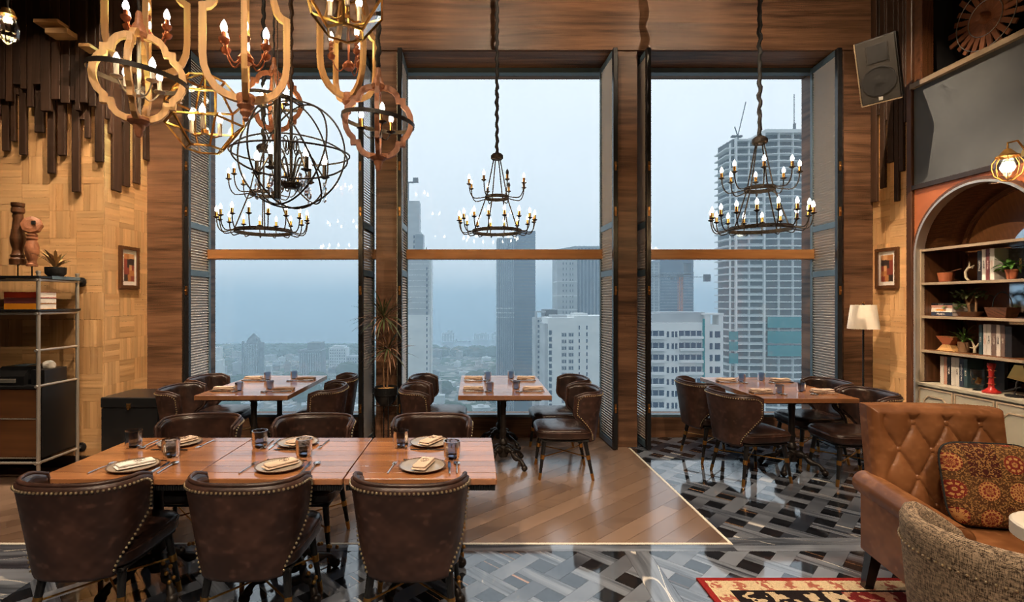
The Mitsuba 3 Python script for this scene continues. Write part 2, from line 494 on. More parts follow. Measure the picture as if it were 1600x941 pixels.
def piece(poly, name, mat, ang, joined=None, h=0.014):
    if poly.is_empty or poly.area < 4e-4:
        return
    for g in getattr(poly, 'geoms', [poly]):
        if g.area < 4e-4: continue
        m = extrude(sg.Polygon(g.exterior.coords), h)
        m.apply_translation((0, 0, -h))
        uv = uvs(m, (math.cos(ang), math.sin(ang), 0))
        if joined is not None:
            joined.append((m, uv))
        else:
            part(floor, name, m, mat, uv=uv)


def lattice(region, origin, clear=None, far=None):
    """Strips woven at 45 degrees round small dark squares."""
    p, w, c = 0.2335, 0.106, math.sqrt(0.5)
    a0, b0 = (origin[0] + origin[1]) * c, (origin[1] - origin[0]) * c
    x0, y0, x1, y1 = region.bounds
    n = int((x1 - x0 + y1 - y0) / p) + 3

    def rect(a, b, la, lb):
        return sg.Polygon([((aa - bb) * c, (aa + bb) * c) for aa, bb in ((a - la, b - lb), (a + la, b - lb), (a + la, b + lb), (a - la, b + lb))])
    for i in range(-n, n):
        for j in range(-n, n):
            a, b = a0 + i * p, b0 + j * p
            x, y = (a - b) * c, (a + b) * c
            if not (x0 - 0.4 < x < x1 + 0.4 and y0 - 0.4 < y < y1 + 0.4): continue
            jn = far if far is not None and y < 2.75 else None
            q = (p - w) / 2 - 0.0007
            piece(rect(a, b, q, q).intersection(region), 'marble_square', 'marble_black', math.pi / 4, None if jn is None else jn[0])
            a, b, L, q = a + p / 2, b + p / 2, (2 * p - w) / 2 - 0.0007, w / 2 - 0.0007
            if (i + j) % 2 == 0:
                piece(rect(a, b, L, q).intersection(region), 'marble_strip', 'marble_grey', math.pi / 4, None if jn is None else jn[1])
            else:
                piece(rect(a, b, q, L).intersection(region), 'marble_strip', 'marble_grey', 3 * math.pi / 4, None if jn is None else jn[1])


far = ([], [])
lattice(sg.box(1.76, 3.565, XR, 6.2), (1.79, 3.646))
lattice(sg.box(-2.6, 2.2, 0.99, 3.37), (0.26, 3.02), far=far)
lattice(sg.box(1.152, 2.2, 3.3, 3.37), (1.72, 3.18), far=far)
for lst, nm, mt in ((far[0], 'marble_squares_near', 'marble_black'), (far[1], 'marble_strips_near', 'marble_grey')):
    if lst:
        part(floor, nm, trimesh.util.concatenate([m for m, _ in lst]), mt, uv=np.vstack([u for _, u in lst]), kind='stuff')
for x0, x1, y0, y1 in ((-6.4, -2.6, 3.372, 3.462), (-2.598, -0.5, 3.372, 3.462), (-0.498, 1.74, 3.372, 3.462), (1.742, 3.2, 3.372, 3.462), (3.202, XR, 3.372, 3.462),
                       (1.762, 3.1, 3.464, 3.563), (3.102, XR, 3.464, 3.563), (3.302, XR, 2.2, 3.37), (-6.4, -2.602, 2.2, 3.37), (-6.4, XR, -4.2, 2.198)):
    piece(sg.box(x0, y0, x1, y1), 'marble_slab', 'marble_grey', 0)
piece(sg.box(0.992, 2.2, 1.15, 3.37), 'marble_slab', 'marble_grey', math.pi / 2)
# diagonal planks
wood_zone = sg.box(-4.9, 3.49, 1.733, 6.2)
ca, sa = math.cos(math.radians(42)), math.sin(math.radians(42))
rr = random.Random(5)
for j in range(-8, 66):
    b = 1.2 + j * 0.142
    a = -4.2 - rr.random() * 1.3
    while a < 6:
        L = 1.25 + rr.random() * 0.6
        q = sg.Polygon([(aa * ca - bb * sa, aa * sa + bb * ca) for aa, bb in ((a + 0.001, b), (a + L, b), (a + L, b + 0.1398), (a + 0.001, b + 0.1398))])
        piece(q.intersection(wood_zone), 'plank', 'plank', math.radians(42))
        a += L
part(floor, 'metal_strip', bx(-4.9, 1.757, 3.466, 3.487, -0.013, 0.002, 0.001), 'trim_white', label='pale metal strip between planks and marble')
part(floor, 'metal_strip', bx(1.736, 1.757, 3.4875, 5.74, -0.013, 0.002, 0.001), 'trim_white')

# window wall: beam, soffit, pilasters, sill panels
wf = struct('wall_front', bx(-6.5, 4.7, YP + 0.01, 6.5, 4.46, CEIL), 'walnut')
part(wf, 'beam_facing', bx(-3.67, 4.49, YP - 0.012, YP + 0.008, 4.464, CEIL, 0.003), 'walnut')
for nm, (x0, x1) in zip('abcd', ((-3.68, -3.276), (-1.10, -0.864), (1.62, 1.843), (4.16, 4.50))):
    part(wf, 'pilaster', bx(x0, x1, YP, 6.5, 0.0, 4.458, 0.004), 'walnut')
for x0, x1 in ((-3.276, -1.10), (-0.864, 1.62), (1.843, 4.16)):
    part(wf, 'sill_panel', bx(x0, x1, 6.17, 6.5, 0.0, 0.245, 0.003), 'walnut')
for x0, x1 in ((-0.863, -0.835), (-3.274, -3.256), (1.605, 1.62)):
    part(wf, 'metal_edge', bx(x0, x1, YP - 0.015, YP + 0.02, 0, 4.44, 0.003), 'trim_white' if x0 > -1 and x0 < 0 else 'iron')
WINDOWS = [(-3.262, -1.10), (-0.833, 1.62), (1.843, 4.16)]
for k, (x0, x1) in enumerate(WINDOWS):
    w = f'window_{k + 1}'
    fr = cat(bx(x0, x0 + 0.03, YG - 0.04, YG + 0.04, 0.245, 4.458), bx(x1 - 0.03, x1, YG - 0.04, YG + 0.04, 0.245, 4.458),
             bx(x0, x1, YG - 0.05, YG + 0.04, 4.40, 4.458), bx(x0, x1, YG - 0.05, YG + 0.04, 0.245, 0.275))
    struct(w, fr, 'shutter_blue')
    tb = bx(x0 + 0.03, x1 - 0.03, YG - 0.12, YG + 0.03, 2.146, 2.262, 0.006)
    part(w, 'transom', tb, 'transom_wood', uv=uvs(tb, 0))
    for z0, z1 in ((0.275, 2.146), (2.262, 4.40)):
        g = trimesh.Trimesh([(x0 + 0.03, YG, z0), (x1 - 0.03, YG, z0), (x1 - 0.03, YG, z1), (x0 + 0.03, YG, z1)], [(0, 1, 2), (0, 2, 3)], process=False)
        part(w, 'pane', g, 'pane')

# louvred shutters, folded out into the room
SHUT = [(-3.160, -3.185, -1, 'leftmost shutter, at the left edge of the left window'), (-1.246, -1.212, 1, 'shutter on the right side of the left window, behind the potted palm'),
        (-0.815, -0.812, -1, 'shutter on the left side of the centre window, by the palm'), (1.562, 1.538, 1, 'shutter on the right side of the centre window'),
        (1.930, 1.915, -1, 'shutter on the left side of the right window, beside the pillar'), (4.030, 4.075, 1, 'rightmost shutter, near the floor lamp')]
for xn, xf, side, where in SHUT:
    yn, yf = 5.63, 6.165
    L = math.hypot(xf - xn, yf - yn)
    M = M_((xn, yn, 0.012), math.degrees(math.atan2(yf - yn, xf - xn)))
    t, z1 = 0.024, 4.425
    key = thing('louvred_shutter', f'tall blue-grey louvred {where}', 'shutter', 'louvred window shutters')
    kit = Kit()
    fr = [bx(0, 0.055, -t, t, 0, z1, 0.004), bx(L - 0.045, L, -t, t, 0, z1, 0.004)]
    kit.add('stile', fr[0], 'black_paint', label='dark outer edge')
    kit.add('stile', fr[1], 'shutter_blue')
    for z0, z2 in ((0, 0.07), (1.915, 1.985), (2.45, 2.52), (z1 - 0.07, z1)):
        kit.add('rail', bx(0.055, L - 0.045, -t * 0.85, t * 0.85, z0, z2, 0.003), 'shutter_blue')
    sl = []
    for z0, z2 in ((0.07, 1.915), (1.985, 2.45), (2.52, z1 - 0.07)):
        n = int((z2 - z0) / 0.03)
        for i in range(n):
            zc = z0 + (i + 0.5) * (z2 - z0) / n
            sl.append(tf(bx(0.055, L - 0.045, -0.019, 0.019, -0.0035, 0.0035), (0, 0, zc), rx=50))
    kit.add('louvers', cat(*sl), 'louver_grey', kind='stuff')
    for zh in (0.45, 1.75, 2.62, 3.12):
        kit.add('latch', cat(bx(-0.006, 0.0, -0.012, 0.012, zh - 0.05, zh + 0.05, 0.002), tf(lathe([(0, 0), (0.009, 0), (0.012, 0.012), (0, 0.02)], 8), (-0.004, 0, zh), ry=-90)), 'brass')
    kit.place(key, M)


# walls of parquet blocks with dark battens hanging over them
def parquet(holder, org, ux, w, h, normal, size=0.27, seed=1, depth=0.012):
    """Basket-weave blocks on a wall: org is the lower corner, ux the direction along the wall."""
    q = random.Random(seed)
    ux, nn = np.asarray(ux, float), np.asarray(normal, float)
    for j in range(int(math.ceil(h / size))):
        for i in range(int(math.ceil(w / size))):
            a0, a1, b0, b1 = i * size, min((i + 1) * size, w), j * size, min((j + 1) * size, h)
            if a1 - a0 < 0.02: continue
            up = (i + j + (q.random() < 0.18)) % 2
            k = 4
            ms, us = [], []
            for s in range(k):
                if up:
                    r = (a0 + (a1 - a0) * s / k, a0 + (a1 - a0) * (s + 1) / k, b0, b1)
                else:
                    r = (a0, a1, b0 + (b1 - b0) * s / k, b0 + (b1 - b0) * (s + 1) / k)
                d = depth - q.random() * 0.003
                m = bx(r[0] + 0.0006, r[1] - 0.0006, r[2] + 0.0006, r[3] - 0.0006, -0.002, d)
                base = q.randrange(-400, 400)
                us.append(uvs(m, 1 if up else 0, (base, q.randrange(-400, 400))))
                ms.append(m)
            m = trimesh.util.concatenate(ms)
            M = np.eye(4)
            M[:3, 0], M[:3, 1], M[:3, 2], M[:3, 3] = ux, (0, 0, 1), nn, org
            m.apply_transform(M)
            if np.linalg.det(M[:3, :3]) < 0: m.invert()
            part(holder, 'parquet_block', m, 'parquet', uv=np.vstack(us))


wl = struct('wall_left', cat(bx(-6.5, XL - 0.5, YL + 0.012, 6.5, 0, CEIL), bx(-6.7, -6.5, -4.2, 6.5, 0, CEIL)), 'dark_trim')
parquet(wl, (XL, YL + 0.012, 0.11), (-1, 0, 0), 1.62, 4.05, (0, -1, 0), seed=3)
wp = struct('wall_left_pier', bx(XL - 0.5, XL - 0.012, YL + 0.012, YP, 0, CEIL), 'dark_trim')
parquet(wp, (XL - 0.012, YL + 0.0, 0.11), (0, 1, 0), YP - YL, 4.05, (1, 0, 0), size=0.23, seed=8)
struct('baseboard_left', cat(bx(-6.5, XL, YL - 0.012, YL + 0.012, 0, 0.11, 0.003), bx(XL - 0.01, XL + 0.012, YL, YP, 0, 0.11, 0.003)), 'dark_trim')
wr = struct('wall_right', None, 'dark_trim')
parquet(wr, (XR + 0.012, YP, 0.11), (0, -1, 0), 0.475, 4.05, (-1, 0, 0), size=0.24, seed=12)


def batten(holder, a, b, zb, zt, org, ux, nn, d=0.03):
    M = np.eye(4)
    M[:3, 0], M[:3, 1], M[:3, 2], M[:3, 3] = ux, (0, 0, 1), nn, org
    m = bx(a, b, zb, zt, 0.0, d, 0.004)
    m.apply_transform(M)
    if np.linalg.det(M[:3, :3]) < 0: m.invert()
    part(holder, 'batten', m, 'batten_dark', uv=uvs(m, 2))


bt = random.Random(4)
xz = lambda x, y: px(x, y, YL - 0.02)
for x0, x1, yb in ((4, 15, 236), (18, 25.2, 221), (25.5, 30.6, 149), (31, 42, 242), (42.4, 48.5, 147), (49, 54.6, 152), (55, 69, 207), (69.4, 74.6, 136), (75, 86, 271), (86.4, 90.6, 138), (91, 103, 243),
                   (103.4, 112.6, 144), (113, 125, 300), (125.4, 132.6, 187), (133, 141, 216), (141.4, 148.6, 155), (149, 161.4, 253), (-14, 3, 180), (-30, -15, 230)):
    batten(wl, -(xz(x1, yb)[0] - XL), -(xz(x0, yb)[0] - XL), xz(x0, yb)[2], 4.1 + bt.random() * 0.5, (XL, YL, 0), (-1, 0, 0), (0, -1, 0), 0.032)
x = -5.3
while x < XL - 0.02:
    w = 0.05 + bt.random() * 0.05
    batten(wl, -(min(x + w, XL) - XL), -(x + 0.002 - XL), 3.5 + bt.random() * 0.3, CEIL - bt.random() * 0.02, (XL, YL - 0.033, 0), (-1, 0, 0), (0, -1, 0), 0.02 + bt.random() * 0.025)
    x += w
for x0, x1, y0, y1 in ((57, 95, 34, 38), (75, 110, 48, 55), (127, 145, 72, 76)):  # batten ends in pale wood, the light on them put into the colour
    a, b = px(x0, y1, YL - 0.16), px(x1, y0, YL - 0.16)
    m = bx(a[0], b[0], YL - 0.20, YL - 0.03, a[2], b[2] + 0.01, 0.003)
    part(wl, 'lit_batten_end', m, 'parquet', uv=uvs(m, 0))
for y0, y1, zb in ((5.082, 5.125, 3.46), (5.128, 5.17, 3.33), (5.175, 5.30, 2.77), (5.305, 5.33, 3.5), (5.335, 5.43, 2.85), (5.435, 5.50, 3.6), (5.505, 5.60, 2.92), (5.605, 5.67, 3.7), (5.675, 5.755, 3.22)):
    batten(wp, y0, y1, zb, CEIL, (XL, 0, 0), (0, 1, 0), (1, 0, 0))
for y0, y1, zb in ((5.67, 5.755, 2.75), (5.63, 5.665, 3.7), (5.56, 5.625, 2.88), (5.53, 5.555, 3.6), (5.44, 5.525, 3.13), (5.38, 5.435, 2.70), (5.32, 5.375, 3.0), (5.285, 5.315, 3.5)):
    batten(wr, y0, y1, zb, CEIL, (XR, 0, 0), (0, 1, 0), (-1, 0, 0))

# right wall: dark post, grey band, orange panel with an arched niche, dark arched recess above
YA0, YA1, ZS, RA = 3.95, 5.19, 2.10, 0.62       # niche: near and far jamb, spring line, radius
part(wr, 'dark_post', bx(XR - 0.03, XR + 0.05, 5.215, 5.282, 0, CEIL, 0.006), 'dark_wood', uv=uvs(bx(XR - 0.03, XR + 0.05, 5.215, 5.282, 0, CEIL, 0.006), 2))
part(wr, 'backing', bx(XR + 0.02, XR + 0.6, 5.26, 6.5, 0, CEIL), 'dark_trim')


def wall_poly(poly, x0, x1, mat, name, uv=None):
    m = extrude(poly, x1 - x0)                  # polygon in (y, z)
    M = np.array([[0, 0, 1, x0], [1, 0, 0, 0], [0, 1, 0, 0], [0, 0, 0, 1.0]])
    m.apply_transform(M)
    part(wr, name, m, mat, uv=uv)


def arch(y0, y1, zs, z0=0.0, grow=0.0):
    yc, r = (y0 + y1) / 2, (y1 - y0) / 2 + grow
    return sg.Polygon([(yc + r, z0)] + [(yc + r * math.cos(t), zs + r * math.sin(t)) for t in np.linspace(0, math.pi, 41)] + [(yc - r, z0)])


wall_poly(sg.box(-4.2, 0, 5.216, 2.80).difference(arch(YA0, YA1, ZS, -0.01)), XR, XR + 0.06, 'orange_wall', 'orange_panel')
wall_poly(sg.box(-4.2, 2.80, 5.216, 3.81), XR - 0.005, XR + 0.3, 'grey_plaster', 'grey_band')
wall_poly(sg.box(-4.2, 2.775, 5.216, 2.82), XR - 0.03, XR, 'dark_trim', 'lower_moulding')
wall_poly(sg.box(-4.2, 3.80, 5.216, 3.85), XR - 0.05, XR + 0.02, 'taupe', 'upper_moulding')
ring = arch(YA0, YA1, ZS, 0.0).difference(arch(YA0, YA1, ZS, -0.01, -0.022))
wall_poly(arch(YA0, YA1, ZS, 0.0, 0.03).difference(arch(YA0, YA1, ZS, -0.01)), XR - 0.02, XR + 0.02, 'dark_wood', 'arch_moulding')
wall_poly(ring, XR - 0.03, XR + 0.06, 'steel', 'arch_bead')
# the niche itself: barrel, back wall with an arched mirror
XB = XR + 0.46
a = arch(YA0, YA1, ZS, 0.0)
wall_poly(arch(YA0, YA1, ZS, 0.0, 0.05).difference(a), XR + 0.06, XB + 0.02, 'niche_wood', 'niche_barrel')
wall_poly(arch(YA0, YA1, ZS, 0.0, 0.04), XB, XB + 0.03, 'niche_wood', 'niche_back')
wall_poly(arch(YA0 + 0.02, YA1 - 0.02, ZS, 0.0).difference(arch(YA0 + 0.06, YA1 - 0.06, ZS, -0.01)), XB - 0.03, XB, 'dark_wood', 'inner_arch')
scene['mirror_glass'] = {'type': 'twosided', 'bsdf': {'type': 'roughconductor', 'alpha': 0.02, 'specular_reflectance': rgb(0.55, 0.6, 0.64)}}
wall_poly(sg.box(YA0 + 0.15, 0.9, 4.72, 2.05).union(arch(YA0 + 0.15, 4.72, 2.05, 0.9)), XB - 0.012, XB - 0.004, 'mirror_glass', 'mirror_panel')
# upper recess
up_open = sg.box(1.2, 3.85, 5.1, CEIL).intersection(arch(1.2, 5.13, 4.3, 3.85).union(sg.box(1.2, 3.85, 5.13, 4.4)))
wall_poly(sg.box(-4.2, 3.85, 5.216, CEIL).difference(up_open), XR, XR + 0.08, 'dark_wood', 'upper_panel')
wall_poly(up_open.buffer(0.03).intersection(sg.box(1.0, 3.85, 5.216, CEIL)).difference(up_open), XR - 0.02, XR + 0.09, 'dark_wood', 'upper_moulding_arch')
wall_poly(sg.box(0.9, 3.75, 5.216, CEIL), XR + 0.75, XR + 0.8, 'black_matte', 'recess_back', None)
wall_poly(sg.box(0.9, 3.75, 5.216, 3.81), XR, XR + 0.8, 'dark_trim', 'recess_floor')
wall_poly(sg.box(5.13, 3.8, 5.216, CEIL), XR + 0.08, XR + 0.8, 'black_matte', 'recess_side')
part(wr, 'outer_shell', bx(XR + 0.82, XR + 0.9, -4.2, 6.5, 0, CEIL), 'dark_trim')
struct('ceiling', bx(-6.7, 5.5, -4.2, 6.5, CEIL, CEIL + 0.15), 'ceiling_paint')
struct('wall_back', bx(-6.7, 5.5, -4.4, -4.2, 0, CEIL), 'wall_back_paint')
for k, (o, t, w, cone) in enumerate(SPOTS):  # the last two cans house the added fill spots
    key = thing('ceiling_spotlight', 'unseen black ceiling spotlight can above the dining room', 'spotlight', 'ceiling spotlights')
    d = np.array(t) - np.array(o); d = d / np.linalg.norm(d)
    c = np.array(o) - d * 0.02
    part(key, 'can', tube([c - d * 0.14, c - d * 0.139, c], [0.001, 0.05, 0.055], 14, cap=False), 'black_paint')
    part(key, 'stem', rod((o[0], o[1], CEIL), c - d * 0.139, 0.012), 'black_paint')
# ---------------------------------------------------------------- the city, the sea and the haze outside
GZ = -112.0
struct('terrain', bx(-3000, 3000, 60, 1150, GZ - 4, GZ), 'land')
struct('sea', bx(-9000, 9000, 1150, 14000, GZ - 6, GZ - 2), 'sea_water')
scene['haze'] = {'type': 'homogeneous', 'albedo': rgb(0.73, 0.89, 0.99), 'sigma_t': 0.0011, 'phase': {'type': 'hg', 'g': 0.35}}
put('haze_volume', bx(-8800, 8800, 45, 13500, GZ - 20, 60), {'type': 'null'})
scene['haze_volume']['interior'] = {'type': 'ref', 'id': 'haze'}
labels['haze_volume'] = {'label': 'blue haze over the city and the sea', 'category': 'haze', 'kind': 'stuff'}


def X_(x, Y): return (x - 740) * Y / F
def Z_(y, Y): return EYE - (y - 470) * Y / F


def block(key, x0, x1, yt, Y, dep, mat, name='tower_block', zb=GZ, b=0.0):
    return part(key, name, bx(X_(x0, Y), X_(x1, Y), Y, Y + dep, zb, Z_(yt, Y), b), mat)


def wins(key, xs, ys, w, h, Y, mat='window_dark', name='window', out=0.12, side=None):
    """A window box for every column x and row y (pixels), proud of a facade at depth Y."""
    d = mikit.ply(bx(-w * Y / F / 2, w * Y / F / 2, -out, 0.3, -h * Y / F / 2, h * Y / F / 2), mat)
    for x in xs:
        for y in ys:
            k = numbered(key + '__' + name)
            scene[k] = {**d, 'to_world': T4(M_((X_(x, Y), Y, Z_(y, Y))))}


def side_wins(key, Xs, dys, ys, w, h, Y, mat='window_dark', name='window'):
    """Windows on the side wall x = Xs, at depths Y + dys."""
    d = mikit.ply(bx(-0.12, 0.12, -w / 2, w / 2, -h / 2, h / 2), mat)
    for dy in dys:
        for y in ys:
            k = numbered(key + '__' + name)
            scene[k] = {**d, 'to_world': T4(M_((Xs, Y + dy, Z_(y, Y))))}


def bands(key, x0, x1, y0, y1, step, Y, dep, mat, name='floor_band', th=0.9, out=0.5):
    y = y0
    d = mikit.ply(bx(X_(x0, Y) - out, X_(x1, Y) + out, Y - out, Y + dep + out, -th / 2, th / 2), mat)
    while y < y1:
        scene[numbered(key + '__' + name)] = {**d, 'to_world': T4(M_((0, 0, Z_(y, Y))))}
        y += step


def mulls(key, x0, x1, n, yt, Y, mat, name='mullion', w=0.7, out=0.5, zb=GZ):
    for i in range(n):
        x = X_(x0 + (x1 - x0) * i / (n - 1), Y)
        part(key, name, bx(x - w / 2, x + w / 2, Y - out, Y + 0.3, zb, Z_(yt, Y)), mat)


def ar(a, b, s): return list(np.arange(a, b, s))


# left window
k = thing('pointed_tower', 'grey-blue tower with a pyramid spire seen through the left window', 'building')
Y = 740
block(k, 379, 403.5, 537, Y, 22, 'conc_dark', 'tower_block')
for x in (379, 403.5):
    block(k, x - 1.3, x + 1.3, 533.5, Y - 1, 3, 'conc_dark', 'corner_turret')
mulls(k, 381.5, 401, 9, 538, Y, 'conc_mid', 'rib', 0.8, 0.5)
Xc = X_(391.3, Y)
p = Z_(537, Y)
part(k, 'spire', hull([(Xc - 8, Y + 3, p), (Xc + 8, Y + 3, p), (Xc - 8, Y + 19, p), (Xc + 8, Y + 19, p), (Xc - 6.5, Y + 5, p + 6), (Xc + 6.5, Y + 5, p + 6), (Xc - 6.5, Y + 17, p + 6), (Xc + 6.5, Y + 17, p + 6), (Xc, Y + 11, Z_(521, Y))]), 'conc_dark')
k = thing('slab_tower', 'dark stepped block with pale vertical fins, second tower of the left window', 'building')
Y = 760
block(k, 480, 500.5, 536, Y, 24, 'conc_dark', 'core'); block(k, 466.5, 500.5, 547, Y - 2, 28, 'conc_dark', 'tower_block')
mulls(k, 467.5, 500, 10, 552, Y - 2, 'conc_mid', 'fin', 1.0, 0.8); bands(k, 466.5, 500.5, 548, 553, 9, Y - 2, 28, 'conc_mid')
k = thing('white_block', 'white stepped apartment block on the right of the left window', 'building')
Y = 840
block(k, 514, 541, 544, Y, 22, 'conc_light', 'tower_block'); block(k, 519, 538, 541, Y + 2, 18, 'conc_light', 'roof_block'); block(k, 541, 566, 557, Y, 22, 'conc_mid', 'low_wing')
wins(k, ar(516.5, 540, 3.6), ar(547.5, 590, 4.5), 1.6, 2.0, Y)
wins(k, ar(544, 565, 4), ar(561, 590, 5), 2.0, 1.8, Y)
k = thing('pale_tower', 'pale slim tower at the left edge of the left window', 'building')
Y = 640
block(k, 318, 336, 544, Y, 20, 'conc_light', 'tower_block'); block(k, 336, 339, 564, Y, 20, 'conc_light', 'low_wing')
wins(k, ar(321, 336, 4.5), ar(549, 605, 5), 2, 2, Y)
for x, y, sd in ((449, 556, 'left'), (463, 556, 'right')):
    Y = 1130
    k = thing('harbour_crane', f'{sd} one of two tiny harbour cranes on the far shore, left window', 'crane', 'harbour cranes')
    part(k, 'frame', cat(*[bx(X_(x + a, Y) - 0.8, X_(x + a, Y) + 0.8, Y, Y + 1.6, GZ, Z_(y, Y)) for a in (0, 4.5)], bx(X_(x - 2, Y), X_(x + 7, Y), Y, Y + 1.6, Z_(y + 1, Y), Z_(y, Y))), 'crane_paint')
    part(k, 'jib', bx(X_(x + 1, Y), X_(x + 3, Y), Y, Y + 1.6, Z_(y, Y), Z_(y - 3, Y)), 'crane_paint')

# centre window
k = thing('crowned_tower', 'tall pale blue tower with a stepped crown at the left edge of the centre window', 'building')
Y = 340
block(k, 622, 670.5, 492, Y, 20, 'conc_light', 'lower_shaft'); block(k, 622, 670.5, 401, Y + 0.5, 19, 'conc_mid', 'upper_shaft')
block(k, 626, 657, 362, Y + 4, 12, 'conc_mid', 'crown_shaft'); block(k, 628, 655, 328, Y + 5, 10, 'conc_mid', 'crown_drum'); block(k, 628, 655, 314, Y + 5, 10, 'conc_mid', 'crown_cap')
block(k, 649, 661, 366, Y + 3, 10, 'curtain_wall', 'side_drum'); block(k, 664, 674, 393, Y + 2, 12, 'conc_light', 'parapet')
part(k, 'mast', rod((X_(665, Y), Y + 6, Z_(400, Y)), (X_(665, Y), Y + 6, Z_(385, Y)), 0.3), 'crane_paint')
wins(k, [667], ar(420, 600, 8.7), 1.8, 4.5, Y); bands(k, 622, 670.5, 404, 490, 8.7, Y + 0.5, 19, 'conc_light', 'floor_band', 0.35, 0.15)
wins(k, [647, 652, 657], ar(370, 398, 8), 2.0, 4.5, Y + 4)
k = thing('jib_crane', 'crane cab hanging in the sky at the upper left of the centre window', 'crane')
Y = 345
part(k, 'cab', cat(bx(X_(643, Y), X_(651, Y), Y + 8, Y + 11, Z_(280, Y), Z_(273, Y)), bx(X_(629, Y), X_(644, Y), Y + 9, Y + 10, Z_(281, Y), Z_(279, Y))), 'crane_paint')
part(k, 'mast', cat(*[bx(X_(631.5, Y) + a, X_(631.5, Y) + a + 0.3, Y + 9 + b, Y + 9.3 + b, Z_(315, Y), Z_(279, Y)) for a in (0, 1.6) for b in (0, 1.6)]), 'crane_paint')
k = thing('glass_tower', 'tall dark blue office tower in the middle of the centre window', 'building')
Y = 520
block(k, 804, 836.5, 361, Y, 30, 'tower_glass', 'glass_face'); block(k, 777, 804, 372, Y - 3, 30, 'curtain_wall', 'pale_face')
bands(k, 804.3, 836.2, 368, 600, 5.2, Y, 29, 'conc_dark', 'floor_band', 0.5, 0.12)
mulls(k, 777.5, 803.5, 9, 373, Y - 3, 'tower_glass', 'mullion', 0.9, 0.15)
wins(k, [787, 790.5, 794], ar(376, 415, 5.5), 1.4, 2.6, Y - 3)
bands(k, 777, 804, 482, 500, 7, Y - 3, 29, 'conc_light', 'plant_floor', 0.8, 0.15)
k = thing('grey_tower', 'grey-blue tower with rows of small windows on the right of the centre window', 'building')
Y = 430
block(k, 870.5, 902, 389, Y, 26, 'conc_mid', 'pale_face'); block(k, 902, 949, 387, Y + 2, 26, 'curtain_wall', 'glass_face')
part(k, 'roof_slope', hull([(X_(870.5, Y), Y + 4, Z_(389, Y)), (X_(949, Y), Y + 4, Z_(389, Y)), (X_(900, Y), Y + 4, Z_(384, Y)), (X_(949, Y), Y + 4, Z_(384, Y)), (X_(870.5, Y), Y + 20, Z_(389, Y)), (X_(949, Y), Y + 20, Z_(384, Y))]), 'curtain_wall')
wins(k, [880, 885, 891, 895], ar(412, 500, 8.5), 1.6, 3.6, Y); mulls(k, 904, 948, 9, 388, Y + 2, 'tower_glass', 'mullion', 1.6, 0.12)
bands(k, 870.5, 902, 440, 500, 22, Y, 26, 'conc_light', 'floor_band', 0.7, 0.12)
k = thing('dark_gabled_block', 'grey apartment block with punched openings left of the white block in the centre window', 'building')
Y = 330
block(k, 837, 853, 497, Y, 20, 'conc_mid', 'tower_block'); block(k, 852, 871, 484, Y + 4, 20, 'conc_dark', 'rear_block')
block(k, 836.5, 839.5, 486, Y, 3, 'conc_mid', 'roof_post'); block(k, 836.5, 853, 486, Y, 3, 'conc_mid', 'roof_beam', zb=Z_(488.5, Y))
wins(k, [841.5, 846.5], ar(502, 600, 8), 2.6, 4.0, Y)
k = thing('white_apartments', 'large white apartment block with columns of dark windows in the centre window', 'building')
Y = 260
block(k, 856, 902, 497, Y, 24, 'conc_light', 'tower_block'); block(k, 897, 960, 494, Y + 0.4, 26, 'conc_light', 'right_block'); block(k, 862, 886, 492.5, Y + 4, 10, 'conc_mid', 'roof_block'); block(k, 851, 857, 506, Y + 0.2, 20, 'conc_mid', 'left_wing')
block(k, 898, 918, 489.5, Y + 6, 12, 'conc_light', 'stair_tower')
wins(k, [860], ar(520, 668, 10.4), 4.6, 7, Y); wins(k, [905, 917], ar(512, 668, 10.4), 2.0, 6.0, Y + 0.4)
wins(k, [881, 892], ar(523, 668, 10.4), 8.0, 6.2, Y, 'conc_mid', 'bay'); wins(k, [879.5, 883.5, 890.5, 894.5], ar(523.5, 668, 10.4), 2.4, 5.0, Y, out=0.22)
for x0, x1, y, Y, l in ((691, 709, 521, 1420, 'left of the pair'), (741, 764, 522.5, 1500, 'right of the pair'), (769, 778, 521, 1500, 'just left of the dark office tower')):
    k = thing('distant_tower', f'distant pale tower on the skyline, {l}', 'building', 'distant towers of the centre window')
    block(k, x0, x1, y, Y, 30, 'conc_mid', 'tower_block'); block(k, x0 + (x1 - x0) * 0.45, x0 + (x1 - x0) * 0.85, y - (4 if x0 < 700 else 1.5), Y + 3, 20, 'conc_mid', 'roof_block')
    mulls(k, x0 + 2, x1 - 2, 4, y + 2, Y, 'conc_light', 'rib', 2.0, 0.5)
Y = 1420
single('distant_crane', 'thin distant tower crane between two skyline towers', 'crane', cat(bx(X_(711, Y), X_(736, Y), Y, Y + 2, Z_(534.5, Y), Z_(533, Y)), bx(X_(712, Y), X_(713.5, Y), Y, Y + 2, GZ, Z_(530, Y))), 'crane_paint')

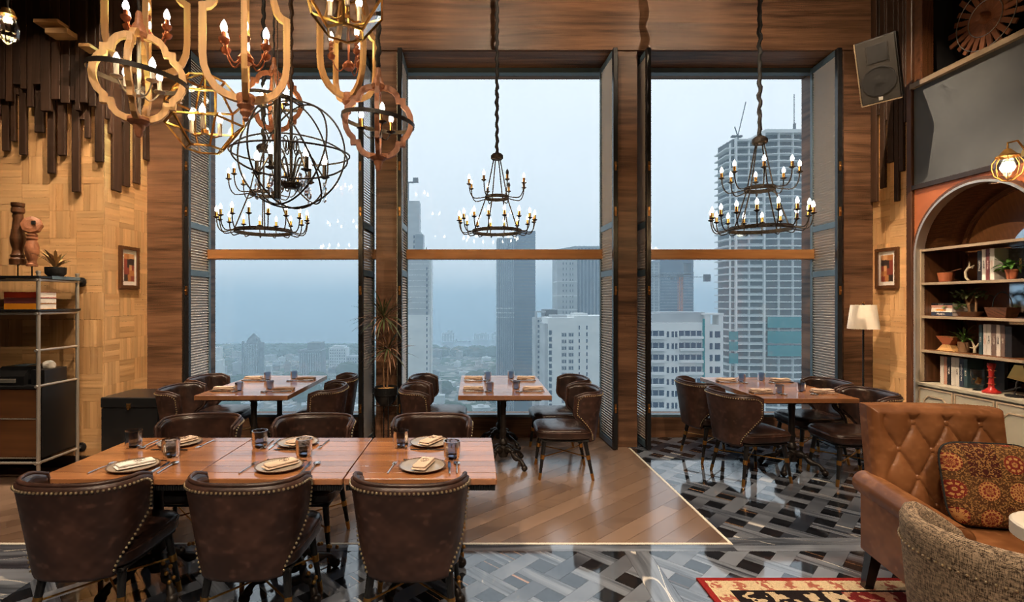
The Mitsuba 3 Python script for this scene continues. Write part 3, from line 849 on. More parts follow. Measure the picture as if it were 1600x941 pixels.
# right window
k = thing('framed_tower', 'blue glass tower with a square opening near its top, behind the pale apartments', 'building')
Y = 420
xs = [(996, 1031, 410, 'curtain_wall', 'left_face'), (1031, 1068, 405, 'tower_glass', 'glass_face'), (1080, 1083.5, 405, 'tower_glass', 'right_post')]
for x0, x1, y, mt, nm in xs: block(k, x0, x1, y, Y, 26, mt, nm)
block(k, 1068, 1080, 430, Y, 26, 'tower_glass', 'lower_face'); block(k, 1066, 1083.5, 405, Y, 26, 'tower_glass', 'top_beam', zb=Z_(411, Y))
bands(k, 1031, 1083.5, 427, 490, 4.6, Y, 26, 'curtain_wall', 'floor_band', 0.5, 0.15); bands(k, 996, 1031, 415, 490, 4.6, Y, 26, 'conc_mid', 'floor_band', 0.5, 0.15)
mulls(k, 1000, 1029, 5, 411, Y, 'conc_mid', 'mullion', 0.8, 0.2)
k = thing('tower_crane', 'tower crane with a long level jib above the pale apartments of the right window', 'crane')
Y = 300
lat = lambda a, b, s, n: cat(*[bar(np.add(a, o), np.add(b, o), 0.22, 0.22) for o in ((-s, -s, 0), (s, -s, 0), (-s, s, 0), (s, s, 0))])
m = [lat((X_(1063, Y), Y, GZ), (X_(1063, Y), Y, Z_(433, Y)), 1.0, 0)]
for i in range(22):
    z0, z1 = Z_(490 - 2.6 * i, Y), Z_(490 - 2.6 * (i + 1), Y)
    m += [bar((X_(1063, Y) - 1, Y - 1, z0), (X_(1063, Y) + 1, Y - 1, z1), 0.15, 0.15), bar((X_(1063, Y) + 1, Y - 1, z0), (X_(1063, Y) - 1, Y - 1, z1), 0.15, 0.15)]
part(k, 'mast', cat(m), 'crane_red')
m = []
x0, x1, zc = X_(985, Y), X_(1103, Y), Z_(433, Y)
m += [bar((x0, Y - 0.7, zc), (x1, Y - 0.7, zc), 0.25, 0.25), bar((x0, Y + 0.7, zc), (x1, Y + 0.7, zc), 0.25, 0.25), bar((x0, Y, zc + 1.3), (X_(1062, Y), Y, zc + 1.3), 0.25, 0.25)]
for i in range(24):
    a, b = x0 + (X_(1062, Y) - x0) * i / 24, x0 + (X_(1062, Y) - x0) * (i + 0.5) / 24
    m += [bar((a, Y - 0.7, zc), (b, Y, zc + 1.3), 0.14, 0.14), bar((b, Y, zc + 1.3), (a + (b - a) * 2, Y - 0.7, zc), 0.14, 0.14)]
part(k, 'jib', cat(m), 'crane_paint')
part(k, 'cab', cat(bx(X_(1058, Y), X_(1067, Y), Y - 1, Y + 1, zc - 1.5, zc + 1.6), bx(X_(1048, Y), X_(1052, Y), Y - 0.8, Y + 0.8, zc - 1.6, zc - 0.2)), 'crane_paint')
part(k, 'counterweight', bx(X_(1100, Y), X_(1109, Y), Y - 1.2, Y + 1.2, Z_(440, Y), Z_(429, Y)), 'crane_paint')

k = thing('pale_apartments', 'pale concrete apartment block with banded balconies at the left of the right window', 'building')
Y = 150
block(k, 1000, 1102, 505, Y, 12, 'conc_light', 'tower_block'); block(k, 1000, 1066, 490, Y + 1, 9, 'conc_mid', 'roof_block'); block(k, 1030, 1101, 488, Y + 2, 9, 'conc_mid', 'roof_wall')
block(k, 1101, 1127, 508, Y + 1.0, 12, 'conc_light', 'side_wing')
block(k, 1101, 1110, 491, Y + 1, 4, 'conc_light', 'roof_post'); block(k, 1123, 1130, 491, Y + 1, 4, 'conc_light', 'roof_post'); block(k, 1098, 1131, 489.5, Y + 0.8, 5, 'conc_light', 'roof_beam', zb=Z_(492.5, Y))
for y in ar(515, 670, 18.6):
    for x0, x1 in ((1000, 1038.5), (1061, 1097)):
        part(k, 'balcony', bx(X_(x0, Y), X_(x1, Y), Y - 1.1, Y, Z_(y + 14.5, Y), Z_(y + 10.5, Y)), 'conc_light')
    for x0, x1 in ((1000, 1038.5), (1060, 1097)):
        part(k, 'window', bx(X_(x0 + 1, Y), X_(x1 - 1, Y), Y - 0.06, Y, Z_(y + 10.5, Y), Z_(y + 2, Y)), 'window_dark')
        for i in range(1, 4):
            xx = x0 + (x1 - x0) * i / 4
            part(k, 'window_post', bx(X_(xx - 0.8, Y), X_(xx + 0.8, Y), Y - 0.12, Y, Z_(y + 10.5, Y), Z_(y + 1, Y)), 'conc_mid')
    for x in (1043.5, 1051, 1056.5):
        part(k, 'window', bx(X_(x - 1.7, Y), X_(x + 1.7, Y), Y - 0.08, Y, Z_(y + 12, Y), Z_(y + 3, Y)), 'window_dark')
    for x, w in ((1111, 2.2), (1121, 4.0)):
        part(k, 'window', bx(X_(x - w, Y + 1), X_(x + w, Y + 1), Y + 0.9, Y + 1, Z_(y + 13, Y), Z_(y + 3, Y)), 'window_dark')
part(k, 'net_strip', bx(X_(1097.5, Y), X_(1100.5, Y), Y - 0.3, Y, Z_(660, Y), Z_(498, Y)), 'net_green', label='green safety net hung down the corner')
k = thing('tower_under_construction', 'huge unfinished tower of bare floor slabs with green nets in the right window', 'building')
Y = 270
core = bx(X_(1150, Y), X_(1262, Y), Y + 3.5, Y + 20, GZ, Z_(214, Y))
part(k, 'core', core, 'conc_dark')
part(k, 'core_upper', bx(X_(1194, Y), X_(1290, Y), Y + 3.0, Y + 22, GZ, Z_(206, Y)), 'conc_dark')
th = np.linspace(-1, 1, 13)
curved = sg.Polygon([(X_(1195 + 31.5 * (t + 1), Y), Y - 2.6 * (1 - t * t) + 1.2) for t in th] + [(X_(1262, Y), Y + 22), (X_(1195, Y), Y + 22)])
flat = sg.Polygon([(X_(1153, Y), Y + 0.5), (X_(1193, Y), Y - 0.4), (X_(1193, Y), Y + 20), (X_(1153, Y), Y + 20)])
fin = sg.Polygon([(X_(1138, Y), Y + 2.5), (X_(1152, Y), Y + 1), (X_(1152, Y), Y + 18), (X_(1141, Y), Y + 18)])
sl = {n: mikit.ply(extrude(p, 0.55), 'conc_light') for n, p in (('curved_slab', curved), ('flat_slab', flat), ('corner_slab', fin))}
z = -70.0
while z < Z_(203, Y):
    for n, top in (('curved_slab', 203), ('flat_slab', 214), ('corner_slab', 222)):
        if z < Z_(top, Y):
            scene[numbered(k + '__' + n)] = {**sl[n], 'to_world': T4(M_((0, 0, z)))}
    z += 3.72
z = -68.2
rail = mikit.ply(extrude(flat.difference(flat.buffer(-0.35)).intersection(sg.box(-999, 0, 999, Y + 3)), 0.9), 'conc_mid')
while z < Z_(300, Y):
    scene[numbered(k + '__parapet')] = {**rail, 'to_world': T4(M_((0, 0, z - 1.3)))}
    z += 3.72
for x, w, yo, top in ((1151.5, 2.4, 0.3, 214), (1172, 1.3, 0.5, 215), (1193.5, 2.2, -1.0, 205), (1216, 1.0, -1.0, 207), (1238, 1.0, -1.0, 206), (1259, 4.0, -0.3, 200), (1144, 0.9, 1.5, 222)):
    part(k, 'column', bx(X_(x - w / 2, Y), X_(x + w / 2, Y), Y + yo, Y + yo + 1.6, GZ, Z_(top, Y)), 'conc_light')
part(k, 'roof_edge', bx(X_(1194, Y), X_(1264, Y), Y - 1.2, Y + 20, Z_(208, Y), Z_(203, Y)), 'conc_light')
for y0, y1 in ((495, 512), (517, 536), (539, 556)):
    xs = np.linspace(1196, 1257, 15)
    P = np.array([[(X_(x, Y), Y - 1.9 - 2.0 * (1 - ((x - 1226) / 31) ** 2), Z_(y, Y)) for x in xs] for y in (y0, y1)])
    part(k, 'safety_net', cat(grid(P), grid(P - np.array([0, -0.1, 0]), True)), 'net_green', True, label='green safety net round the floors')
for y0, y1 in ((518, 531), (534, 548), (552, 568)):
    part(k, 'safety_net', bx(X_(1138, Y), X_(1152, Y), Y - 0.9, Y - 0.6, Z_(y1, Y), Z_(y0, Y)), 'net_green', label='green safety net at the corner')
k = thing('roof_crane', 'small crane on the roof of the unfinished tower', 'crane')
c = (X_(1165, Y), Y + 8)
part(k, 'mast', rod((c[0], c[1], Z_(216, Y)), (c[0], c[1], Z_(206, Y)), 0.5), 'crane_paint')
part(k, 'cab', bx(c[0] - 3.4, c[0] + 2.2, c[1] - 1, c[1] + 1, Z_(207, Y), Z_(204.5, Y)), 'crane_paint')
part(k, 'jib', bar((c[0], c[1], Z_(205, Y)), (X_(1178, Y), c[1], Z_(150, Y)), 0.35, 0.35), 'crane_paint')
part(k, 'rear_strut', bar((c[0], c[1], Z_(205, Y)), (X_(1160, Y), c[1], Z_(190, Y)), 0.4, 0.4), 'crane_paint')
k = thing('roof_mast', 'thin lattice mast at the right corner of the unfinished tower', 'mast')
part(k, 'pole', rod((X_(1252, Y), Y + 6, Z_(203, Y)), (X_(1252, Y), Y + 6, Z_(140, Y)), 0.22), 'crane_paint')
part(k, 'cage', bx(X_(1251, Y), X_(1253.4, Y), Y + 5.2, Y + 6.6, Z_(203, Y), Z_(187, Y)), 'crane_paint')

# low houses and trees below
hr = random.Random(21)
FOOT = []
for kk, dd in list(scene.items()):
    if '__' in kk and dd.get('type') == 'ply' and (kk.split('__')[0].endswith(('tower', 'block', 'apartments', 'construction')) or kk.startswith(('tower_crane', 'distant'))):
        v = meshkit.WRITTEN[dd['filename']][0]
        if 'to_world' not in dd: FOOT.append((v[:, 0].min(), v[:, 0].max(), v[:, 1].min(), v[:, 1].max()))
n_house = 0
while n_house < 190:
    Y = 470 + 540 * hr.random() ** 1.2
    x = X_(300 + 980 * hr.random(), Y)
    w, d, h = 7 + 12 * hr.random(), 7 + 10 * hr.random(), 3 + 7 * hr.random() + (10 if hr.random() < 0.1 else 0)
    a = max(w, d) * 0.75 + 1
    box_ = (x - a, x + a, Y - a, Y + a)
    if any(b[0] < box_[1] and box_[0] < b[1] and b[2] < box_[3] and box_[2] < b[3] for b in FOOT): continue
    FOOT.append(box_); n_house += 1
    m = cat(bx(-w / 2, w / 2, -d / 2, d / 2, 0, h), bx(-w / 2 - 0.4, w / 2 + 0.4, -d / 2 - 0.4, d / 2 + 0.4, h, h + 0.5), bx(-w * 0.2, w * 0.15, -d * 0.2, d * 0.2, h + 0.5, h + 2.4))
    single('low_house', 'small flat-roofed house far below the windows', 'house', tf(m, (x, Y, GZ), rz=hr.uniform(-20, 20)), hr.choice(['roof_mix', 'conc_light', 'conc_mid', 'roof_mix', 'conc_dark']), group='low houses of the city below')
blob = trimesh.creation.icosphere(2, 1.0)
for nm, n, ya, yb, x0, x1, lab in (('shore_trees', 50, 1040, 1100, 630, 845, 'belt of dark trees along the skyline of the centre window'), ('headland_trees', 60, 960, 1110, 330, 566, 'dark trees on the headland of the left window'),
                                   ('city_trees', 60, 480, 900, 330, 1240, 'dark trees scattered among the low houses far below')):
    ms = []
    while len(ms) < n:
        Y = hr.uniform(ya, yb); x = X_(hr.uniform(x0, x1), Y)
        if any(b[0] - 12 < x < b[1] + 12 and b[2] - 12 < Y < b[3] + 12 for b in FOOT): continue
        s = 6 + 7 * hr.random()
        v = blob.vertices * np.array([1.5, 1.2, 1.0]) * s
        v = v * (0.72 + 0.56 * meshkit.fbm(v * 0.16 + len(ms) * 9.1, 3, 4))[:, None]
        ms.append(trimesh.Trimesh(v + (x, Y, GZ + s * 0.7), blob.faces, process=False))
    single(nm, lab, 'trees', cat(ms), 'tree_far', True, kind='stuff')
hx = np.linspace(-700, -150, 40)
P = np.array([[(x, 1115 + 70 * t, GZ - 3 + (1 - abs(2 * t - 1)) * (10 + 16 * meshkit.noise(np.array([x * 0.008, 3, 1]), 2) - max(0, (-x - 560) * 0.03))) for x in hx] for t in np.linspace(0, 1, 7)])
struct('hill', grid(P, True), 'tree_far', True)
# ---------------------------------------------------------------- dining chairs
def shell_grid(inset, nu=49, nv=22, T=0.045):
    """A curved sheet of the chair back: u from wing to wing, v from the bottom to the top."""
    U = np.sin(np.linspace(-1, 1, nu) * np.pi / 2) * 0.35 + np.linspace(-1, 1, nu) * 0.65
    V = (1 - np.cos(np.linspace(0, 1, nv) * np.pi)) / 2 * 0.5 + np.linspace(0, 1, nv) * 0.5
    ss = lambda a, b, x: (lambda t: t * t * (3 - 2 * t))(np.clip((x - a) / (b - a), 0, 1))
    P = np.zeros((nv, nu, 3))
    for i, v in enumerate(V):
        for j, u in enumerate(U):
            au = abs(u)
            vv = v * (1 - 0.07 * ss(0.80, 1.0, au) ** 2) + 0.0
            thm = math.radians(52 + 46 * ss(0.05, 0.62, vv))
            th = u * thm
            a, b, y0 = 0.235 + 0.055 * vv, 0.215 + 0.02 * vv, -0.075 - 0.045 * vv
            d = min((1 - au) * thm * 0.25, vv * 0.47, (1 - v) * 0.47)
            k = math.sqrt(max(0.0, 1 - (1 - min(d / 0.022, 1)) ** 2))
            off = (T * k) if inset else 0.0
            lift = T * 0.5 * (1 - k)
            off += lift if not inset else -0.0
            if inset: off = lift + T * k * 1.0 - lift * 0 if k > 0 else lift
            a2, b2 = a - off, b - off
            s, c = math.sin(th), math.cos(th)
            e = 0.74
            x = a2 * math.copysign(abs(s) ** e, s)
            y = y0 - b2 * math.copysign(abs(c) ** e, c)
            P[i, j] = (x, y, 0.335 + 0.475 * vv)
    return P


def rim_path(P):
    """Up the left wing, along the top and down the right wing of a sheet."""
    return np.vstack([P[1:-1, 0], P[-1, :], P[1:-1, -1][::-1]])


def resample(p, step):
    s = np.concatenate([[0], np.cumsum(np.linalg.norm(np.diff(p, axis=0), axis=1))])
    t = np.arange(step / 2, s[-1], step)
    return np.stack([np.interp(t, s, p[:, k]) for k in range(3)], 1)


def make_chair():
    k = Kit()
    Po, Pi = shell_grid(False), shell_grid(True)
    k.add('back_shell', grid(Po, False), 'leather_brown', True)
    k.add('back_lining', grid(Pi, True), 'leather_dark', True)
    rp = rim_path((Po + Pi) / 2)
    k.add('piping', tube(rp, 0.011, 7), 'leather_brown', True)
    # nail studs just below the rim of the outer shell
    inner = np.vstack([Po[2:-3, 2], Po[-3, 3:-3], Po[2:-3, -3][::-1]])
    pts = resample(inner, 0.021)
    dome = trimesh.creation.icosphere(1, 0.0068)
    c = np.array([0, -0.02, 0.6])
    st = []
    for q in pts:
        n = (q - c) * np.array([1, 1, 0]); n /= np.linalg.norm(n)
        m = dome.copy(); m.apply_translation(q + n * 0.003)
        st.append(m)
    k.add('nail_studs', cat(st), 'stud_metal', True, kind='stuff')
    s = superq(0.25, 0.262, 0.056, 0.42, 0.36, 40, 18)
    v = s.vertices.copy()
    v[:, 0] *= 1 - 0.06 * np.clip(-v[:, 1] / 0.26, 0, 1)
    v[:, 2] += np.where(v[:, 2] > 0, 0.016 * (1 - (v[:, 0] / 0.25) ** 2) * (1 - (v[:, 1] / 0.262) ** 2), 0)
    s.vertices = v + np.array([0, 0.02, 0.415])
    k.add('seat', s, 'leather_dark', True)
    t = np.linspace(0, 2 * np.pi, 49)[:-1]
    pw = lambda x, e: np.sign(x) * np.abs(x) ** e
    pl = np.stack([0.249 * pw(np.cos(t), 0.36), 0.02 + 0.261 * pw(np.sin(t), 0.36), np.full(48, 0.433)], 1)
    pl[:, 0] *= 1 - 0.06 * np.clip(-(pl[:, 1] - 0.02) / 0.26, 0, 1)
    k.add('seat_piping', tube(pl, 0.005, 6, closed=True), 'leather_brown', True)
    k.add('seat_frame', bx(-0.215, 0.215, -0.2, 0.235, 0.345, 0.366, 0.006), 'black_matte')
    col = {}
    for sx, sy in ((-1, 1), (1, 1), (-1, -1), (1, -1)):
        a, b = np.array([sx * 0.185, 0.02 + sy * 0.185, 0.362]), np.array([sx * 0.225, 0.02 + sy * 0.235 - (0.02 if sy < 0 else 0), 0.0])
        at = lambda z: b + (a - b) * z / 0.362
        rad = lambda z: 0.011 + 0.0105 * z / 0.362
        n = k.add('leg', tube([at(0.0), at(0.362)], [rad(0), rad(0.362)], 12), 'black_paint', 40)
        k.add(n + '__collar', tube([at(0.185), at(0.186), at(0.224), at(0.225)], [rad(0.18), rad(0.2) + 0.0025, rad(0.22) + 0.0025, rad(0.22)], 12), 'gold_brass', 40)
        k.add(n + '__foot_cap', tube([at(0.0), at(0.001), at(0.062), at(0.063)], [0.006, rad(0) + 0.0015, rad(0.06) + 0.0018, rad(0.06)], 12), 'gold_brass', 40)
        col[sx, sy] = at(0.205)
    for s in ((-1, 1), (1, 1)):
        a, b = col[s], col[-s[0], -1]
        mid = (a + b) / 2 + np.array([0, 0, 0.006 * s[0]])
        k.add('stretcher', tube([a, mid, b], 0.0052, 8), 'gold_brass', True)
    return k


chair = make_chair()
CHAIRS = [(-1.895, 2.655, 0, 'brown leather dining chair with its back to us, leftmost of the front three', 'near row of the long table'),
          (-1.093, 2.655, 0, 'brown leather dining chair with its back to us, middle of the front three', 'near row of the long table'),
          (-0.308, 2.65, 0, 'brown leather dining chair with its back to us, rightmost of the front three', 'near row of the long table'),
          (-1.935, 3.47, 180, 'dark leather dining chair behind the long table, left of its far row', 'far row of the long table'),
          (-1.13, 3.47, 180, 'dark leather dining chair behind the long table, middle of its far row', 'far row of the long table'),
          (-0.295, 3.48, 180, 'dark leather dining chair behind the long table, right of its far row', 'far row of the long table'),
          (-2.665, 4.98, -86, 'studded leather chair between black trunk and left window table', 'chairs of the left window table'),
          (-2.74, 5.62, -90, 'leather chair at the left window table, nearest the leftmost shutter', 'chairs of the left window table'),
          (-1.60, 5.02, 90, 'near chair on the right side of the left window table', 'chairs of the left window table'),
          (-1.64, 5.66, 92, 'far chair on the right side of the left window table, by the palm', 'chairs of the left window table'),
          (-0.37, 5.0, -86, 'near chair on the left side of the centre window table', 'chairs of the centre window table'),
          (-0.36, 5.62, -92, 'far chair on the left side of the centre window table', 'chairs of the centre window table'),
          (0.87, 4.93, 88, 'near chair on the right side of the centre window table', 'chairs of the centre window table'),
          (0.90, 5.57, 92, 'far chair on the right side of the centre window table', 'chairs of the centre window table'),
          (2.58, 4.80, -80, 'brown leather chair with its back to us at the right window table', 'chairs of the right window table'),
          (2.53, 5.42, -86, 'leather chair at the far left of the right window table, by the pillar', 'chairs of the right window table'),
          (3.49, 4.74, 86, 'dark leather chair between right window table and tan armchair', 'chairs of the right window table'),
          (3.53, 5.36, 90, 'far right chair of the right window table, nearest the floor lamp', 'chairs of the right window table')]
for x, y, rz, lab, grp in CHAIRS:
    chair.place(thing('dining_chair', lab, 'chair', grp), M_((x, y, 0), rz))

# ---------------------------------------------------------------- tables
def pedestal(kit, x, y, h, gold=False):
    """A cast column with a turned foot and four scrolled legs."""
    kit.add('column', lathe([(0.0, h), (0.05, h), (0.05, h - 0.03), (0.03, h - 0.045), (0.034, h - 0.08), (0.028, h - 0.11), (0.028, 0.36), (0.036, 0.345), (0.036, 0.325), (0.028, 0.31), (0.026, 0.27), (0.04, 0.25), (0.045, 0.225),
                             (0.033, 0.20), (0.05, 0.18), (0.055, 0.12), (0.04, 0.085), (0.0, 0.075)], 20, (x, y, 0)), 'iron', 35)
    t = np.linspace(0, 1, 15)
    r = 0.035 + 0.235 * t
    z = 0.145 + 0.03 * np.sin(t * np.pi * 0.9) - 0.125 * t ** 1.5 + 0.02 * np.sin(t * 9)
    rad = 0.03 - 0.012 * t + 0.006 * np.sin(t * 14)
    z = np.maximum(z, rad)
    for a in (45, 135, 225, 315):
        c, s = math.cos(math.radians(a)), math.sin(math.radians(a))
        P = np.stack([x + r * c, y + r * s, z], 1)
        n = kit.add('foot', cat(tube(P, rad, 9), tf(trimesh.creation.icosphere(2, 0.03), (x + 0.275 * c, y + 0.275 * s, 0.03)), tf(trimesh.creation.icosphere(2, 0.02), (x + 0.25 * c, y + 0.25 * s, 0.055)),
                                tf(trimesh.creation.icosphere(2, 0.024), (x + 0.12 * c, y + 0.12 * s, 0.155))), 'iron', True)
        if gold:
            b = [tf(trimesh.creation.icosphere(1, 0.012), (x + (0.16 + 0.03 * i) * c + (-1) ** i * 0.014 * s, y + (0.16 + 0.03 * i) * s - (-1) ** i * 0.014 * c, z[int(4 + i * 1.4)] + 0.028)) for i in range(5)]
            kit.add(n + '__gilt_leaf', cat(b), 'gold_brass', True)


def table_top(kit, w, d, th, z, n, mat='table_wood'):
    for i in range(n):
        y0, y1 = -d / 2 + d * i / n, -d / 2 + d * (i + 1) / n
        m = bx(-w / 2, w / 2, y0 + 0.0002, y1 - 0.0002, z - th, z, 0.0016 if 0 < i < n - 1 else 0.004)
        kit.add('stave', m, mat, uv=uvs(m, 0, (R.randrange(-300, 300), R.randrange(-300, 300))))


kt = Kit()
W1, D1 = 0.775, 0.775
table_top(kt, W1, D1, 0.034, 0.75, 8)
beads = [tf(lathe([(0, 0), (0.0045, 0.001), (0.0045, 0.026), (0, 0.027)], 6), (-W1 / 2 + 0.012 + 0.0125 * i, -D1 / 2 + 0.012, 0.686)) for i in range(61)]
kt.add('apron', cat(bx(-W1 / 2 + 0.012, W1 / 2 - 0.012, -D1 / 2 + 0.014, D1 / 2 - 0.014, 0.684, 0.7155, 0.003)), 'black_paint')
kt.add('bead_moulding', cat(beads), 'black_paint', kind='stuff')
pedestal(kt, 0.0, 0.0, 0.684, True)
T_LAB = ['long table section at the left end, glowing warm brown', 'middle section of the long front table', 'long table section at the right end, its bare end reflecting the window']
for i, cx in enumerate((-1.832, -1.0515, -0.269)):
    kt.place(thing('dining_table', T_LAB[i], 'table', 'sections of the long front table'), M_((cx, 2.975, 0)))
kw = Kit()
table_top(kw, 0.89, 1.31, 0.045, 0.75, 8)
kw.add('under_frame', bx(-0.36, 0.36, -0.56, 0.56, 0.68, 0.7045, 0.004), 'black_matte')
pedestal(kw, 0, -0.36, 0.68); pedestal(kw, 0, 0.32, 0.68)
WT = [(-2.207, 5.505), (0.297, 5.505), (3.105, 5.36)]
for (cx, cy), lab in zip(WT, ('wooden table for four at the left window', 'wooden table for four at the centre window', 'wooden table for four at the right window, on the marble floor')):
    kw.place(thing('window_table', lab, 'table', 'tables for four at the windows'), M_((cx, cy, 0)))

# ---------------------------------------------------------------- place settings
TOP = 0.7503


def tumbler_mesh(h=0.092, r=0.041):
    n, a = 48, np.arange(48) * 2 * np.pi / 48
    rows = []
    prof = [(0.0, 0.0), (r * 0.82, 0.0), (r * 0.9, 0.004), (r * 0.94, 0.014), (r * 0.96, h * 0.45), (r, h * 0.86), (r * 1.0, h), (r - 0.0025, h), (r - 0.003, h * 0.8), (r * 0.82, 0.018), (r * 0.6, 0.013), (0.0, 0.012)]
    for i, (q, z) in enumerate(prof):
        cut = 0.0045 * (np.abs(np.cos(a * 6 + z * 16)) - 0.5) * (1 if 3 <= i <= 5 else 0)
        rows.append(np.stack([(q + cut) * np.cos(a), (q + cut) * np.sin(a), np.full(n, z)], 1))
    P = np.array(rows)
    P = np.concatenate([P, P[:, :1]], 1)
    m = grid(P, True)
    m.merge_vertices(); m.update_faces(m.nondegenerate_faces())
    return m


tumbler = mikit.ply(tumbler_mesh(), 'smoke_glass', 30)


def put_tumbler(x, y, z, lab, grp, s=1.0):
    k = thing('tumbler', lab, 'glass', grp)
    scene[k] = {**tumbler, 'to_world': T4(M_((x, y, z), R.uniform(0, 360), s=s))}


def fork_mesh():
    m = [tube([(0, -0.09, 0.003), (0, -0.02, 0.006), (0, 0.04, 0.004), (0, 0.055, 0.006)], [0.0045, 0.003, 0.0026, 0.008], 8)]
    m += [tube([(x, 0.053, 0.006), (x, 0.075, 0.008), (x, 0.098, 0.006)], [0.0024, 0.0018, 0.001], 6) for x in (-0.0085, -0.0028, 0.0028, 0.0085)]
    return cat(m)


def knife_mesh():
    bl = hull([(x, y, z) for x, y in ((-0.008, 0.0), (0.007, 0.0), (0.009, 0.08), (-0.002, 0.115), (-0.008, 0.1)) for z in (0.002, 0.0038)])
    return cat(tube([(0, -0.105, 0.004), (0, -0.06, 0.005), (0, 0.004, 0.004)], [0.006, 0.0065, 0.0045], 8), bl)


def spoon_mesh():
    b = superq(0.019, 0.029, 0.005, 1, 1, 16, 8)
    b.apply_translation((0, 0.078, 0.0062))
    return cat(tube([(0, -0.09, 0.003), (0, 0.0, 0.006), (0, 0.052, 0.006)], [0.0045, 0.003, 0.003], 8), b)


CUT = {'fork': mikit.ply(fork_mesh(), 'silver', 40), 'knife': mikit.ply(knife_mesh(), 'silver', 40), 'spoon': mikit.ply(spoon_mesh(), 'silver', 40),
       'dark_knife': mikit.ply(cat(bx(-0.11, 0.02, -0.005, 0.005, 0.0, 0.006, 0.002), hull([(x, y, z) for x, y in ((0.02, -0.006), (0.02, 0.006), (0.1, 0.008), (0.118, 0.0), (0.1, -0.006)) for z in (0.001, 0.003)])), 'iron')}


def napkin_kit(mat):
    """A napkin folded into a long pad, soft at the edges, with an oval printed emblem."""
    k = Kit()
    nx, ny = 13, 19
    layers = []
    for L, (w, l, z0, z1) in enumerate(((0.08, 0.185, 0.0, 0.011), (0.074, 0.172, 0.0112, 0.023))):
        s = superq(w / 2, l / 2, (z1 - z0) / 2, 0.5, 0.16, 44, 12)
        v = s.vertices.copy()
        v[:, 2] += (z0 + z1) / 2 + 0.0024 * np.sin(v[:, 1] * 38 + L) * np.cos(v[:, 0] * 50)
        v[:, 1] += 0.004 * L
        s.vertices = v
        layers.append(s)
    k.add('cloth', layers[0], mat, True)
    k.add('top_fold', layers[1], mat, True)
    t = np.linspace(0, 2 * np.pi, 25)[:-1]
    e = tube(np.stack([0.021 * np.cos(t), 0.02 + 0.027 * np.sin(t), np.full(24, 0.0252)], 1), 0.0009, 4, closed=True)
    e2 = [bx(-0.013, 0.013, y - 0.0012, y + 0.0012, 0.0242, 0.0253) for y in (0.012, 0.02, 0.028)]
    k.add('printed_emblem', cat(e, e2), 'book_brown')
    return k


nap = {'cloth_beige': napkin_kit('cloth_beige'), 'cloth_white': napkin_kit('cloth_white')}
plate = Kit()
plate.add('dish', lathe([(0, 0.006), (0.075, 0.006), (0.09, 0.010), (0.112, 0.016), (0.1135, 0.0145), (0.09, 0.004), (0.07, 0.0), (0, 0.0)], 40), 'plate_glaze', 40)
plate.add('rim', lathe([(0.106, 0.0142), (0.1125, 0.0172), (0.1145, 0.016), (0.113, 0.0138), (0.106, 0.0128)], 40), 'plate_rim', 40)


def put_cut(kind, x, y, rz, lab, grp):
    k = thing({'dark_knife': 'bread_knife'}.get(kind, kind), lab, {'dark_knife': 'knife'}.get(kind, kind), grp)
    scene[k] = {**CUT[kind], 'to_world': T4(M_((x, y, TOP), rz))}


SET = [(-1.83, 2.755, 0, 'front left', 'cloth_white'), (-1.045, 2.755, 0, 'front middle', 'cloth_beige'), (-0.275, 2.755, 0, 'front right', 'cloth_beige'),
       (-1.84, 3.21, 180, 'far left', 'cloth_beige'), (-1.10, 3.21, 180, 'far middle', 'cloth_beige'), (-0.275, 3.215, 180, 'far right', 'cloth_beige')]
for x, y, rz, w, cl in SET:
    f = 1 if rz == 0 else -1
    plate.place(thing('plate', f'taupe-rimmed plate under a folded napkin, {w} setting of the long table', 'plate', 'plates on the long table'), M_((x, y, TOP), 0, s=1.1))
    nap[cl].place(thing('napkin', f'{"white" if cl == "cloth_white" else "beige"} napkin folded on the plate of the {w} setting', 'napkin', 'napkins on the long table'), M_((x + 0.005, y + 0.005, TOP + 0.0115), (-42 if f > 0 and w != 'front right' else (-14 if f > 0 else -28))))
    put_cut('fork', x - 0.165 * f, y - 0.01, rz - 4, f'silver fork left of the plate, {w} setting of the long table', 'forks on the long table')
    put_cut('knife', x + 0.145 * f, y - 0.01, rz + 3, f'silver knife right of the plate, {w} setting of the long table', 'knives on the long table')
    put_cut('spoon', x + 0.185 * f, y - 0.01, rz + 2, f'silver spoon outside the knife, {w} setting of the long table', 'spoons on the long table')
    put_cut('dark_knife', x - 0.01 * f, y + 0.128 * f, rz - 3, f'dark bread knife lying beyond the plate, {w} setting of the long table', 'bread knives on the long table')
for (u, v, w) in ((267, 714, 'front left'), (475, 713, 'front middle'), (706, 717, 'front right'), (209, 699, 'far left'), (406, 699, 'far middle'), (626, 699, 'far right')):
    p = pz(u, v, TOP)
    put_tumbler(p[0], p[1], TOP, f'smoky cut-glass tumbler of the {w} setting on the long table', 'tumblers on the long table', 1.12)

roll = Kit()
for L, (w, z0, z1) in enumerate(((0.088, 0, 0.014), (0.082, 0.0142, 0.027), (0.07, 0.0272, 0.038))):
    s = superq(0.105 - 0.003 * L, w / 2, (z1 - z0) / 2, 0.5, 0.18, 36, 10)
    v = s.vertices.copy(); v[:, 2] += (z0 + z1) / 2 + 0.0022 * np.sin(v[:, 0] * 40 + 2 * L); s.vertices = v
    roll.add('fold', s, ('cloth_brown', 'cloth_beige', 'cloth_beige')[L], True)
roll_b = Kit()
for L, (w, z0, z1) in enumerate(((0.086, 0, 0.015), (0.078, 0.0152, 0.03))):
    s = superq(0.105, w / 2, (z1 - z0) / 2, 0.55, 0.2, 36, 10)
    v = s.vertices.copy(); v[:, 2] += (z0 + z1) / 2 + 0.002 * np.sin(v[:, 0] * 30 + L); s.vertices = v
    roll_b.add('fold', s, 'cloth_brown', True)
star = Kit()
